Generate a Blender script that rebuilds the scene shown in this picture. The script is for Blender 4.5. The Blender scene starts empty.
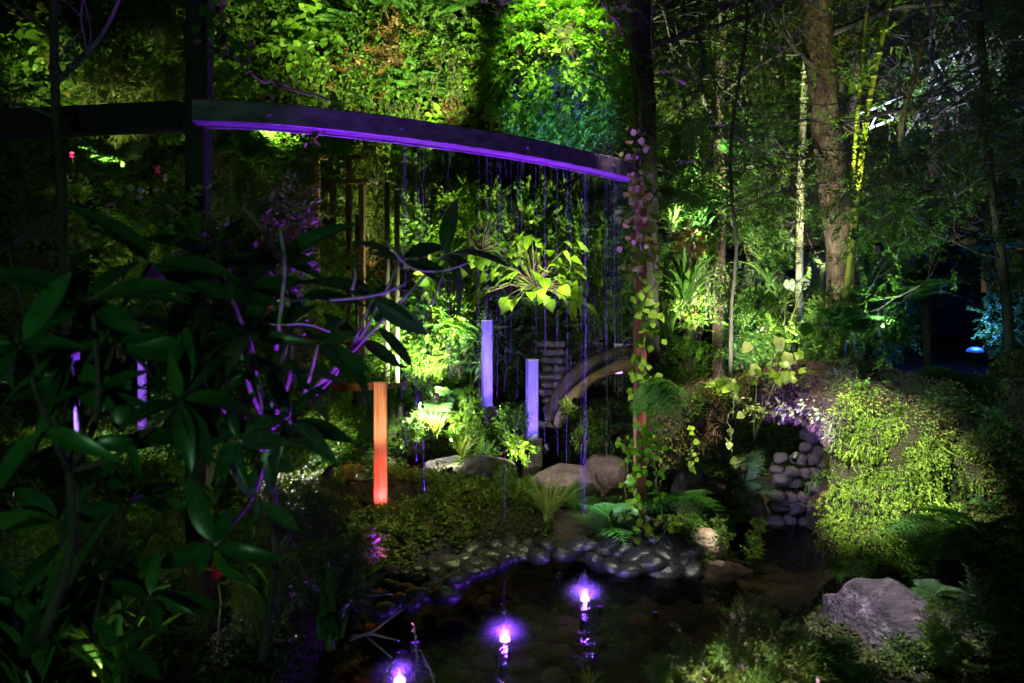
import bpy, math, random
import numpy as np
from math import radians, sin, cos, pi
from mathutils import Vector, Matrix

rng = np.random.default_rng(7)
random.seed(7)
SC = bpy.context.scene
COL = SC.collection

# ------------------------------------------------------------------ camera
F = 720.0; CAMZ = 1.7; HOR = 310.0
cam_d = bpy.data.cameras.new('camera'); cam = bpy.data.objects.new('camera', cam_d); COL.objects.link(cam)
cam.location = (0, 0, CAMZ); cam.rotation_euler = (radians(90), 0, 0)
cam_d.sensor_width = 36.0; cam_d.lens = 36.0*F/1024.0
cam_d.shift_y = -(341.5-HOR)/1024.0
cam_d.dof.use_dof = True; cam_d.dof.focus_distance = 5.6; cam_d.dof.aperture_fstop = 2.6
cam_d.clip_start = 0.05; cam_d.clip_end = 400
SC.camera = cam
# ------------------------------------------------------------------ world: night sky
SUN_EL, SUN_ROT = radians(-6.0), radians(30)
wd = bpy.data.worlds.new('World'); SC.world = wd; wd.use_nodes = True
nt = wd.node_tree; bg = nt.nodes['Background']
sky = nt.nodes.new('ShaderNodeTexSky'); sky.sky_type = 'NISHITA'; sky.sun_disc = False
sky.sun_elevation = radians(2.0); sky.sun_rotation = SUN_ROT
hs = nt.nodes.new('ShaderNodeHueSaturation'); hs.inputs['Saturation'].default_value = 0.9
mixb = nt.nodes.new('ShaderNodeMix'); mixb.data_type = 'RGBA'; mixb.blend_type = 'MULTIPLY'; mixb.inputs[0].default_value = 1.0
mixb.inputs[7].default_value = (0.35, 0.55, 1.0, 1)
nt.links.new(sky.outputs[0], hs.inputs['Color']); nt.links.new(hs.outputs[0], mixb.inputs[6])
nt.links.new(mixb.outputs[2], bg.inputs['Color']); bg.inputs['Strength'].default_value = 0.004
SC.view_settings.view_transform = 'Standard'; SC.view_settings.look = 'None'
SC.view_settings.exposure = 0.0; SC.view_settings.gamma = 1.0
SC.view_settings.use_curve_mapping = False
moon = bpy.data.lights.new('moon', 'SUN'); moon.energy = 0.012; moon.angle = radians(0.5); moon.color = (0.6, 0.8, 1.0)
mo = bpy.data.objects.new('moon', moon); COL.objects.link(mo); mo.rotation_euler = (radians(35), radians(-25), 0)
try:
    SC.cycles.max_bounces = 5; SC.cycles.diffuse_bounces = 2; SC.cycles.glossy_bounces = 2
    SC.cycles.transmission_bounces = 3; SC.cycles.transparent_max_bounces = 10; SC.cycles.volume_bounces = 0
    SC.cycles.sample_clamp_indirect = 3.0; SC.cycles.caustics_reflective = False; SC.cycles.caustics_refractive = False
    SC.cycles.use_denoising = True; SC.cycles.use_light_tree = True
except Exception as e:
    print(e)

def W(px, py, d):
    return np.array([(px-512.0)/F*d, d, CAMZ-(py-HOR)/F*d])
def proj(p):
    return 512+p[0]/p[1]*F, HOR-(p[2]-CAMZ)/p[1]*F

# ------------------------------------------------------------------ scene bookkeeping
LANDMARKS = [('the dark left end of the purple beam', 250, 112), ('the middle of the purple beam', 430, 135), ('the round hanging fern ball', 560, 75),
 ('the right end of the purple beam', 630, 172), ('the thick brown tree trunk', 835, 150), ('the upright pale bamboo stem', 802, 170),
 ('the leaning yellow bamboos', 868, 70), ('the floodlit white truss', 950, 95), ('the blue dome lamp', 975, 350),
 ('the dark arch opening', 785, 450), ('the moss-covered arch pillar', 890, 470), ('the streaked boulder', 905, 640), ('the orange-red square post', 380, 435),
 ('the taller lilac post', 487, 360), ('the shorter lilac post', 532, 398), ('the curved log arch', 590, 385), ('the pale pink boulder', 575, 478),
 ('the rust-red support post', 640, 450), ('the pond lamps', 545, 610), ('the dark upright post', 200, 60),
 ('the thin leaning trunk', 60, 120), ('the brown timber gates', 330, 200), ('the big-leaved shrub', 240, 340), ('the purple glow post', 73, 380), ('the slim patchy trunk', 718, 240),
 ('the pink bush', 745, 630), ('the magenta flower', 217, 572), ('the wall of bright ferns', 400, 40)]
AUTO = []
def tagp(o, label, cat, group=None, kind=None):
    if label: o['label'] = label
    if cat: o['category'] = cat
    if group: o['group'] = group
    if kind: o['kind'] = kind
    return o
def empty(name, loc=(0, 0, 0), rot=(0, 0, 0), scale=(1, 1, 1), label=None, cat=None, group=None):
    o = bpy.data.objects.new(name, None); COL.objects.link(o); o.empty_display_size = 0.1
    o.location = tuple(float(v) for v in loc); o.rotation_euler = rot; o.scale = scale
    return tagp(o, label, cat, group)
def link(name, me, parent=None, loc=None):
    o = bpy.data.objects.new(name, me); COL.objects.link(o)
    if parent is not None: o.parent = parent
    if loc is not None: o.location = tuple(float(v) for v in loc)
    return o
def copy_tree(o, parent=None):
    c = o.copy(); COL.objects.link(c)
    if parent is not None: c.parent = parent
    for ch in list(o.children): copy_tree(ch, c)
    return c

# ------------------------------------------------------------------ numpy mesh builder (triangles)
def nrm(v):
    v = np.asarray(v, float); n = np.linalg.norm(v, axis=-1, keepdims=True); return v/np.maximum(n, 1e-9)
class MB:
    def __init__(s): s.v = []; s.f = []; s.r = []; s.a = []; s.n = 0
    def add(s, v, f, r=0.5, a=0.0):
        v = np.asarray(v, float); f = np.asarray(f, int)
        s.v.append(v); s.f.append(f+s.n); s.n += len(v)
        s.r.append(np.full(len(v), r) if np.isscalar(r) else np.asarray(r, float))
        s.a.append(np.full(len(v), a) if np.isscalar(a) else np.asarray(a, float))
        return s
    def arrays(s):
        return np.concatenate(s.v), np.concatenate(s.f), np.concatenate(s.r), np.concatenate(s.a)
    def inst(s, T, mats, locs, r=None):
        """T=(V,F,r,a); mats (N,3,3) columns are axes (scaled); locs (N,3)"""
        V, Fc, R0, A0 = T; N = len(locs)
        if N == 0: return s
        vv = np.einsum('nij,vj->nvi', mats, V)+locs[:, None, :]
        ff = Fc[None]+(np.arange(N)*len(V))[:, None, None]
        if r is None: rr = np.tile(R0, N)
        else: rr = np.clip(np.repeat(r, len(V))+np.tile(R0-0.5, N)*0.6, 0, 1)
        s.add(vv.reshape(-1, 3), ff.reshape(-1, 3), rr, np.tile(A0, N)); return s
    def tube(s, pts, rad, n=6, r=0.5, cap=True):
        pts = np.asarray(pts, float); K = len(pts); rad = np.broadcast_to(np.asarray(rad, float), (K,))
        t = np.gradient(pts, axis=0); t = nrm(t)
        up = np.array([0, 0, 1.0]) if abs(t[0][2]) < 0.9 else np.array([1.0, 0, 0])
        a = nrm(np.cross(t, up)); 
        for i in range(1, K):
            if np.dot(a[i], a[i-1]) < 0: a[i] = -a[i]
        b = np.cross(t, a)
        th = np.arange(n)/n*2*pi
        ring = a[:, None]*np.cos(th)[None, :, None]+b[:, None]*np.sin(th)[None, :, None]
        v = (pts[:, None]+ring*rad[:, None, None]).reshape(-1, 3)
        i = np.arange(K-1)[:, None]*n; j = np.arange(n)[None]; j2 = (j+1) % n
        A = (i+j).ravel(); B = (i+j2).ravel(); Cc = (i+n+j2).ravel(); D = (i+n+j).ravel()
        f = np.concatenate([np.stack([A, B, Cc], 1), np.stack([A, Cc, D], 1)])
        if cap:
            v = np.concatenate([v, pts[:1], pts[-1:]]); c0 = K*n; c1 = K*n+1; jj = np.arange(n); j3 = (jj+1) % n
            f = np.concatenate([f, np.stack([np.full(n, c0), j3, jj], 1), np.stack([np.full(n, c1), (K-1)*n+jj, (K-1)*n+j3], 1)])
        return s.add(v, f, r)
    def box(s, c, size, rotz=0.0, r=0.5, bev=0.0, M=None):
        hx, hy, hz = np.array(size)/2.0; b = min(bev, hx*.49, hy*.49)
        if b > 0: ring = [(-hx+b, -hy), (hx-b, -hy), (hx, -hy+b), (hx, hy-b), (hx-b, hy), (-hx+b, hy), (-hx, hy-b), (-hx, -hy+b)]
        else: ring = [(-hx, -hy), (hx, -hy), (hx, hy), (-hx, hy)]
        n = len(ring); v = np.array([(x, y, -hz) for x, y in ring]+[(x, y, hz) for x, y in ring]+[(0, 0, -hz), (0, 0, hz)], float)
        f = []
        for i in range(n):
            j = (i+1) % n; f += [(i, j, n+j), (i, n+j, n+i), (2*n, j, i), (2*n+1, n+i, n+j)]
        if M is None:
            cz, sz = cos(rotz), sin(rotz); M = np.array([[cz, -sz, 0], [sz, cz, 0], [0, 0, 1]])
        return s.add(v@np.asarray(M).T+np.asarray(c, float), np.array(f), r)
    def mesh(s, name, mat, smooth=True):
        V, Fc, R, A = s.arrays()
        me = bpy.data.meshes.new(name)
        me.vertices.add(len(V)); me.vertices.foreach_set('co', V.astype(np.float32).ravel())
        me.loops.add(len(Fc)*3); me.loops.foreach_set('vertex_index', Fc.astype(np.int32).ravel())
        me.polygons.add(len(Fc)); me.polygons.foreach_set('loop_start', (np.arange(len(Fc))*3).astype(np.int32))
        me.polygons.foreach_set('loop_total', np.full(len(Fc), 3, np.int32))
        at = me.attributes.new('rnd', 'FLOAT', 'POINT'); at.data.foreach_set('value', R.astype(np.float32))
        at = me.attributes.new('acr', 'FLOAT', 'POINT'); at.data.foreach_set('value', A.astype(np.float32))
        me.polygons.foreach_set('use_smooth', np.full(len(Fc), smooth))
        me.update(calc_edges=True); me.materials.append(mat)
        return me
    def build(s, name, mat, parent=None, smooth=True, loc=None):
        return link(name, s.mesh(name, mat, smooth), parent, loc)

def frames(d, up=None, roll=None):
    d = nrm(d); N = len(d)
    if up is None: up = np.tile([0, 0, 1.0], (N, 1))
    y = nrm(np.cross(up, d)+1e-6); z = np.cross(d, y)
    if roll is not None:
        c, s_ = np.cos(roll)[:, None], np.sin(roll)[:, None]; y, z = y*c+z*s_, z*c-y*s_
    return np.stack([d, y, z], axis=2)
def noise3(p, seed=0):
    p = np.asarray(p, float); i = np.floor(p).astype(np.int64); f = p-i; f = f*f*(3-2*f)
    def h(ix, iy, iz):
        n = (ix*374761393+iy*668265263+iz*2147483647+seed*1274126177) & 0xffffffff
        n = ((n ^ (n >> 13))*1274126177) & 0xffffffff; n = (n ^ (n >> 16)) & 0xffff
        return n/65535.0
    r = 0
    for dx in (0, 1):
        for dy in (0, 1):
            for dz in (0, 1):
                w = (f[..., 0] if dx else 1-f[..., 0])*(f[..., 1] if dy else 1-f[..., 1])*(f[..., 2] if dz else 1-f[..., 2])
                r = r+w*h(i[..., 0]+dx, i[..., 1]+dy, i[..., 2]+dz)
    return r*2-1
def fbm(p, o=4, seed=0):
    p = np.asarray(p, float); a = 1.0; r = 0; t = 0
    for k in range(o): r = r+a*noise3(p*2**k+k*17.3, seed+k); t += a; a *= .5
    return r/t
def rand_dirs(N):
    v = rng.normal(size=(N, 3)); return nrm(v)

# ------------------------------------------------------------------ materials
def newmat(name):
    m = bpy.data.materials.new(name); m.use_nodes = True; n = m.node_tree; p = n.nodes['Principled BSDF']; return m, n, p
def ramp(n, stops):
    r = n.nodes.new('ShaderNodeValToRGB'); e = r.color_ramp.elements
    while len(e) < len(stops): e.new(0.5)
    for k, (p, c) in enumerate(stops): e[k].position = p; e[k].color = (*c, 1)
    return r
def leafmat(name, dark, mid, light, rough=0.45, trans=0.35, odd=None, vein=0.0):
    m, n, p = newmat(name)
    at = n.nodes.new('ShaderNodeAttribute'); at.attribute_name = 'rnd'
    oi = n.nodes.new('ShaderNodeObjectInfo'); 
    ad = n.nodes.new('ShaderNodeMath'); ad.operation = 'MULTIPLY_ADD'; ad.inputs[1].default_value = 0.25; 
    n.links.new(oi.outputs['Random'], ad.inputs[0]); n.links.new(at.outputs['Fac'], ad.inputs[2])
    sb = n.nodes.new('ShaderNodeMath'); sb.operation = 'SUBTRACT'; sb.inputs[1].default_value = 0.125; n.links.new(ad.outputs[0], sb.inputs[0])
    st = [(0.0, dark), (0.5, mid), (0.9, light)]
    if odd: st.append((0.97, odd))
    r = ramp(n, st); n.links.new(sb.outputs[0], r.inputs[0]); colr = r.outputs[0]
    tc = n.nodes.new('ShaderNodeTexCoord'); nz = n.nodes.new('ShaderNodeTexNoise'); nz.inputs['Scale'].default_value = 30
    n.links.new(tc.outputs['Object'], nz.inputs['Vector'])
    mr = n.nodes.new('ShaderNodeMapRange'); mr.inputs[1].default_value = .3; mr.inputs[2].default_value = .7; mr.inputs[3].default_value = .7; mr.inputs[4].default_value = 1.25
    n.links.new(nz.outputs[0], mr.inputs[0])
    mx = n.nodes.new('ShaderNodeMix'); mx.data_type = 'RGBA'; mx.blend_type = 'MULTIPLY'; mx.inputs[0].default_value = 1
    n.links.new(colr, mx.inputs[6]); n.links.new(mr.outputs[0], mx.inputs[7]); colr = mx.outputs[2]
    if vein > 0:
        av = n.nodes.new('ShaderNodeAttribute'); av.attribute_name = 'acr'
        mv = n.nodes.new('ShaderNodeMapRange'); mv.inputs[1].default_value = 0.90; mv.inputs[2].default_value = 1.0; mv.inputs[3].default_value = 0; mv.inputs[4].default_value = vein
        n.links.new(av.outputs['Fac'], mv.inputs[0])
        m2 = n.nodes.new('ShaderNodeMix'); m2.data_type = 'RGBA'; m2.inputs[7].default_value = (min(1, light[0]*2.2), min(1, light[1]*2.0), light[2]*1.6, 1)
        n.links.new(mv.outputs[0], m2.inputs[0]); n.links.new(colr, m2.inputs[6]); colr = m2.outputs[2]
    n.links.new(colr, p.inputs['Base Color']); p.inputs['Roughness'].default_value = rough
    p.inputs['Specular IOR Level'].default_value = 0.4
    tr = n.nodes.new('ShaderNodeBsdfTranslucent'); g = n.nodes.new('ShaderNodeMix'); g.data_type = 'RGBA'; g.blend_type = 'MULTIPLY'; g.inputs[0].default_value = 1
    g.inputs[7].default_value = (1.3, 1.4, 0.6, 1); n.links.new(colr, g.inputs[6]); n.links.new(g.outputs[2], tr.inputs['Color'])
    ms = n.nodes.new('ShaderNodeMixShader'); ms.inputs[0].default_value = trans
    n.links.new(p.outputs[0], ms.inputs[1]); n.links.new(tr.outputs[0], ms.inputs[2])
    n.links.new(ms.outputs[0], n.nodes['Material Output'].inputs['Surface'])
    return m
def surfmat(name, c1, c2, rough=0.8, scale=6, bump=0.3, metal=0.0, rough2=None, c3=None, detail=8, stretch=None, bdist=0.02):
    m, n, p = newmat(name)
    tc = n.nodes.new('ShaderNodeTexCoord'); src = tc.outputs['Object']
    if stretch:
        mp = n.nodes.new('ShaderNodeMapping'); mp.inputs['Scale'].default_value = stretch; n.links.new(src, mp.inputs[0]); src = mp.outputs[0]
    nz = n.nodes.new('ShaderNodeTexNoise'); nz.inputs['Scale'].default_value = scale; nz.inputs['Detail'].default_value = detail; nz.inputs['Roughness'].default_value = .65
    n.links.new(src, nz.inputs['Vector'])
    st = [(0.32, c1), (0.62, c2)]
    if c3: st = [(0.3, c1), (0.52, c2), (0.7, c3)]
    r = ramp(n, st); n.links.new(nz.outputs[0], r.inputs[0]); n.links.new(r.outputs[0], p.inputs['Base Color'])
    p.inputs['Roughness'].default_value = rough; p.inputs['Metallic'].default_value = metal
    if rough2 is not None:
        mr = n.nodes.new('ShaderNodeMapRange'); mr.inputs[1].default_value = .35; mr.inputs[2].default_value = .65; mr.inputs[3].default_value = rough; mr.inputs[4].default_value = rough2
        n.links.new(nz.outputs[0], mr.inputs[0]); n.links.new(mr.outputs[0], p.inputs['Roughness'])
    if bump:
        n2 = n.nodes.new('ShaderNodeTexNoise'); n2.inputs['Scale'].default_value = scale*4; n2.inputs['Detail'].default_value = 8
        n.links.new(src, n2.inputs['Vector'])
        b = n.nodes.new('ShaderNodeBump'); b.inputs['Strength'].default_value = bump; b.inputs['Distance'].default_value = bdist
        n.links.new(n2.outputs[0], b.inputs['Height']); n.links.new(b.outputs[0], p.inputs['Normal'])
    return m
def emitmat(name, c, s):
    m, n, p = newmat(name); p.inputs['Emission Color'].default_value = (*c, 1); p.inputs['Emission Strength'].default_value = s; p.inputs['Base Color'].default_value = (*[min(.8, q) for q in c], 1); return m

M = {}
M['lime'] = leafmat('leaf_lime', (.045, .12, .012), (.105, .24, .02), (.22, .40, .04), trans=.4, odd=(.28, .26, .05))
M['green'] = leafmat('leaf_green', (.03, .075, .012), (.065, .15, .02), (.12, .24, .03), trans=.35)
M['olive'] = leafmat('leaf_olive', (.035, .055, .012), (.075, .12, .02), (.15, .20, .035), trans=.3, odd=(.22, .10, .03))
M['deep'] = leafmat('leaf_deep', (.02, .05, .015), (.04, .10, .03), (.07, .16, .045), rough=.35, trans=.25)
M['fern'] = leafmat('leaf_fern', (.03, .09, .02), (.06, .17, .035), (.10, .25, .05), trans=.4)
M['waxy'] = leafmat('leaf_waxy', (.010, .048, .016), (.018, .08, .022), (.045, .13, .03), rough=.32, trans=.12, vein=.35)
M['broad'] = leafmat('leaf_broad', (.08, .17, .015), (.15, .30, .02), (.26, .42, .04), rough=.35, trans=.4, vein=.5)
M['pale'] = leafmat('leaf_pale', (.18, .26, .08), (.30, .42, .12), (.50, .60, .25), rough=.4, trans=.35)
M['moss'] = leafmat('leaf_moss', (.07, .13, .02), (.17, .28, .03), (.36, .48, .08), rough=.7, trans=.35, odd=(.35, .30, .10))
M['dry'] = leafmat('leaf_dry', (.025, .012, .009), (.07, .032, .022), (.13, .075, .045), rough=.8, trans=.15, odd=(.12, .17, .03))
M['red'] = leafmat('leaf_red', (.12, .015, .01), (.30, .03, .02), (.45, .08, .03), trans=.3)
M['brownleaf'] = leafmat('leaf_brown', (.06, .035, .015), (.14, .08, .03), (.22, .14, .05), trans=.3)
M['grass'] = leafmat('leaf_grass', (.10, .16, .03), (.20, .28, .05), (.36, .42, .10), rough=.4, trans=.35)
M['pink'] = leafmat('petal_pink', (.55, .25, .45), (.70, .38, .60), (.85, .60, .78), trans=.4)
M['magenta'] = leafmat('petal_magenta', (.55, .03, .25), (.7, .05, .35), (.85, .15, .5), trans=.4)
M['white'] = leafmat('leaf_lit_white', (.6, .65, .5), (.75, .8, .62), (.85, .9, .75), trans=.4)  # near-white colour carries the strong light on one leaf pair
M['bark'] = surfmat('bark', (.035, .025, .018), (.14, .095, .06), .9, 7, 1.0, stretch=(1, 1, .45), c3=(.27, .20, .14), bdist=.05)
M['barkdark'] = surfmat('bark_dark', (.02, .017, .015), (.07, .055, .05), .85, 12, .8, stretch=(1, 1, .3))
M['twig'] = surfmat('twig', (.05, .042, .04), (.12, .10, .10), .7, 20, .3)
M['stem'] = surfmat('green_stem', (.06, .09, .025), (.13, .15, .05), .6, 20, .2)
M['palestem'] = surfmat('pale_stem', (.30, .27, .28), (.45, .40, .42), .5, 25, .3)
M['bamboo'] = surfmat('bamboo', (.42, .44, .22), (.62, .62, .38), .45, 14, .15)
M['bambooy'] = surfmat('bamboo_yellow', (.35, .42, .05), (.50, .55, .10), .4, 14, .15)
M['soil'] = surfmat('soil', (.012, .009, .006), (.035, .026, .016), .95, 7, 1.0, c3=(.05, .035, .02), bdist=.05)
M['bed'] = surfmat('pond_bed', (.012, .008, .006), (.05, .028, .018), .6, 9, .8, c3=(.07, .03, .02), bdist=.03)
M['rock'] = surfmat('rock_dark', (.03, .026, .025), (.10, .085, .08), .7, 5, .9, c3=(.16, .13, .13), bdist=.03)
M['rockpink'] = surfmat('rock_pink', (.15, .105, .10), (.34, .26, .25), .75, 6, .9, c3=(.50, .42, .42), bdist=.04)
M['rockpale'] = surfmat('rock_pale', (.20, .13, .09), (.42, .34, .30), .75, 12, 1.0, c3=(.62, .55, .52), bdist=.04)
M['boulder'] = surfmat('boulder_grey', (.025, .022, .022), (.09, .08, .08), .75, 4, 1.0, c3=(.42, .37, .40), bdist=.04, stretch=(1, 2.5, 3))
M['cobble'] = surfmat('cobble_wet', (.009, .010, .012), (.028, .030, .037), .16, 8, .2, rough2=.40, bdist=.01)
M['cobblegrey'] = surfmat('cobble_grey', (.03, .028, .038), (.09, .08, .10), .4, 8, .5, rough2=.65, bdist=.02)
M['bedstone'] = surfmat('bed_stone', (.04, .02, .016), (.13, .07, .055), .5, 5, .6, c3=(.26, .16, .13), bdist=.02)
M['beam'] = surfmat('beam_steel', (.06, .045, .08), (.20, .15, .24), .42, 22, .25, rough2=.55, metal=.25, stretch=(.3, 1, 1), bdist=.004)
M['blacksteel'] = surfmat('dark_timber', (.006, .005, .006), (.014, .012, .014), .7, 10, .4, stretch=(1, 1, .15), bdist=.01)
M['rust'] = surfmat('red_painted_timber', (.22, .05, .035), (.36, .10, .07), .6, 14, .5, stretch=(1, 1, .12), c3=(.42, .16, .12), bdist=.006)
M['postwhite'] = surfmat('pale_post', (.52, .47, .50), (.66, .62, .64), .35, 10, .2, stretch=(1, 1, .12), bdist=.003)
M['copper'] = surfmat('copper_timber', (.12, .05, .03), (.42, .20, .11), .5, 22, .7, stretch=(1, 1, .07), bdist=.006, c3=(.55, .33, .2))
M['archsoil'] = surfmat('arch_soil', (.014, .010, .007), (.035, .028, .014), .95, 16, 1.0, c3=(.035, .05, .012), bdist=.05)
M['timber'] = surfmat('brown_timber', (.09, .045, .025), (.17, .09, .05), .65, 14, .5, stretch=(1, 1, .15), bdist=.006)
M['metalpost'] = surfmat('grey_post', (.10, .10, .09), (.18, .18, .16), .35, 10, .1, metal=.6, stretch=(1, 1, .15))
M['whitepaint'] = surfmat('white_paint', (.62, .64, .70), (.78, .80, .84), .4, 6, .1)
M['wallrock'] = surfmat('living_wall_felt', (.012, .012, .010), (.035, .032, .022), .95, 3, .9, bdist=.05)
M['roots'] = leafmat('root_hair', (.05, .028, .018), (.11, .065, .045), (.20, .13, .09), rough=.8, trans=.1)
M['bluewall'] = surfmat('rendered_wall', (.05, .06, .12), (.08, .10, .18), .8, 3, .3)
M['black'] = surfmat('fixture_black', (.01, .01, .01), (.02, .02, .02), .45, 20, .05)
M['log'] = surfmat('log', (.03, .02, .012), (.10, .07, .04), .85, 9, 1.0, c3=(.17, .12, .07), bdist=.02)
# ------------------------------------------------------------------ leaf / spray templates
def leafT(L=1.0, Wd=0.4, segs=3, fold=0.18, droop=0.25, shape='oval', r=0.5):
    t = np.linspace(0, 1, segs+2)[1:-1] if segs > 1 else np.array([0.45])
    if shape == 'oval': w = np.sin(pi*t**0.9)**0.8
    elif shape == 'heart': w = np.clip(np.sin(pi*np.clip(t, 0, 1)**0.62), 0, 1)**0.75
    elif shape == 'lance': w = np.sin(pi*t**0.75)**0.9
    elif shape == 'strap': w = np.minimum(1, np.minimum(t*6, (1-t)*2.2+0.1))
    else: w = np.sin(pi*t)
    w = w*Wd*L*0.5; x = t*L*(1-0.12*droop); z = -droop*L*t**2
    n = len(t)
    V = [(0, 0, 0)]+[(x[i], 0, z[i]) for i in range(n)]+[(L*(1-.12*droop), 0, -droop*L)]
    Lf = [(x[i], w[i], z[i]+fold*w[i]*2) for i in range(n)]; Rt = [(x[i], -w[i], z[i]+fold*w[i]*2) for i in range(n)]
    V = np.array(V+Lf+Rt, float); c = lambda i: i; l = lambda i: n+2+i-1; rr = lambda i: 2*n+2+i-1
    f = [(0, c(1), l(1)), (0, rr(1), c(1))]
    for i in range(1, n):
        f += [(c(i), c(i+1), l(i+1)), (c(i), l(i+1), l(i)), (c(i), rr(i+1), c(i+1)), (c(i), rr(i), rr(i+1))]
    f += [(c(n), c(n+1), l(n)), (c(n), rr(n), c(n+1))]
    a = np.array([1.0]*(n+2)+[0.0]*(2*n))
    return V, np.array(f), np.full(len(V), r), a
def T_of(mb): return mb.arrays()
def sprayT(leaf, n=10, L=1.0, ls=0.25, spread=55, stem=0.006, curve=0.2, opp=False):
    """a twig along +X with leaves; returns (leaf template)"""
    mb = MB(); t = np.linspace(.12, 1, n); pos = np.stack([t*L, rng.normal(0, .02*L, n), -curve*L*t**2+rng.normal(0, .02*L, n)], 1)
    side = np.where(np.arange(n) % 2 == 0, 1, -1); a = np.radians(spread*(1-.5*t))*side
    d = np.stack([np.cos(a), np.sin(a), rng.normal(0.1, .3, n)], 1)
    roll = rng.normal(0, .5, n); s = ls*L*rng.uniform(.7, 1.15, n)*(1-.3*t)
    mats = frames(d, roll=roll)*s[:, None, None]
    mb.inst(leaf, mats, pos, rng.uniform(.2, .8, n))
    return mb.arrays()
LF = {'small': leafT(1, .5, 1, .15, .2), 'oval': leafT(1, .45, 2, .16, .25), 'lance': leafT(1, .28, 3, .15, .35, 'lance'),
      'heart': leafT(1, .8, 3, .12, .3, 'heart'), 'round': leafT(1, .9, 3, .08, .15, 'heart'), 'big': leafT(1, .29, 7, .16, .3, 'oval'), 'big2': leafT(1, .25, 8, .24, .65, 'lance'), 'big3': leafT(1, .32, 7, .06, .12, 'oval'),
      'thin': leafT(1, .12, 2, .1, .4, 'lance'), 'pinna': leafT(1, .24, 2, .08, .2, 'lance'), 'mossy': leafT(1, .3, 1, .1, .3)}
SP = {k: [sprayT(LF[lf], n, 1, ls, sp, curve=c) for _ in range(4)] for k, (lf, n, ls, sp, c) in {
      'small': ('small', 13, .27, 60, .15), 'oval': ('oval', 8, .42, 55, .2), 'lance': ('lance', 9, .5, 50, .25), 'heart': ('heart', 6, .42, 65, .3),
      'thin': ('thin', 12, .42, 40, .3), 'round': ('round', 7, .34, 70, .3)}.items()}
def frondT(n=16, L=1.0, wid=.42, droop=.35, pin='pinna', lobed=False):
    mb = MB(); t = np.linspace(.08, .98, n)
    sx = lambda t: t*L*(1-.15*droop); sz = lambda t: (0.25*t-(droop+.25)*t**2)*L
    k = 9; tt = np.linspace(0, 1, k); mb.tube(np.stack([sx(tt), np.zeros(k), sz(tt)], 1), np.linspace(.012, .003, k)*L, 3, r=.3, cap=False)
    w = wid*L*np.sin(pi*np.clip(t*.92+.06, 0, 1)**.7)**.8*.55
    for s in (1, -1):
        d = np.stack([np.full(n, .35)+.4*t, np.full(n, s*1.0), -.25-.2*t+rng.normal(0, .06, n)], 1)
        pos = np.stack([sx(t), np.zeros(n), sz(t)], 1)
        if not lobed:
            mats = frames(d)*w[:, None, None]; mb.inst(LF['pinna'], mats, pos, rng.uniform(.35, .65, n))
        else:
            for i in range(n):
                m = max(4, int(9*w[i]/(.23*L+1e-6))); u = np.linspace(.08, 1, m); dd = nrm(d[i]); sd = nrm(np.cross([0, 0, 1.0], dd))
                ll = w[i]*.30*(1-u*.7)
                pp = pos[i]+dd*(u*w[i])[:, None]-np.array([0, 0, .15])*(w[i]*u**2)[:, None]
                for q in (1, -1):
                    d2 = nrm(dd*.5+sd*q); mats = frames(np.tile(d2, (m, 1))+rng.normal(0, .1, (m, 3)))*ll[:, None, None]
                    mb.inst(LF['small'], mats, pp, rng.uniform(.35, .65, m))
    return mb.arrays()
FR = [frondT(13, wid=.5, droop=.3), frondT(14, wid=.5, droop=.5), frondT(13, wid=.5, droop=.75)]
FRL = [frondT(14, droop=.35, wid=.6, lobed=True), frondT(15, droop=.55, wid=.6, lobed=True), frondT(14, droop=.85, wid=.65, lobed=True)]

# ------------------------------------------------------------------ plant templates (foliage mesh + stem mesh)
def bushMB(R=(1, 1, 1), n=120, sp='small', sl=.35, up=.3, lump=.35, dome=0.0, hang=0.0, seed=0, face=False):
    mb = MB(); st = MB(); d = rand_dirs(n)
    if face: d[:, 1] = -np.abs(d[:, 1])
    if dome: d[:, 2] = np.abs(d[:, 2])*dome+d[:, 2]*(1-dome)
    d = nrm(d); rad = (rng.uniform(0.15, 1, n)**.45)*(1+lump*fbm(d*1.8, 2, seed+11))
    pos = d*rad[:, None]*np.array(R)
    dr = d*.8+rng.normal(0, .45, (n, 3))+np.array([0, 0, up-hang])
    s = sl*rng.uniform(.6, 1.25, n); mats = frames(dr, roll=rng.uniform(-.6, .6, n))*s[:, None, None]
    clump = .5+.5*fbm(pos*3/max(R), 2, seed+5)+rng.normal(0, .10, n)
    for k in range(4):
        sel = np.arange(n) % 4 == k; mb.inst(SP[sp][k], mats[sel], pos[sel]-nrm(dr[sel])*s[sel][:, None]*.4, np.clip(clump[sel], 0, 1))
    base = np.array([0, 0, -R[2]*.8])
    for k in range(min(14, n)):
        p1 = pos[k]*.9; m = (base+p1)/2+rng.normal(0, .08, 3)*max(R)
        st.tube(np.array([base, m, p1]), [.016*max(R), .010*max(R), .005*max(R)], 4)
    return mb, st
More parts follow.
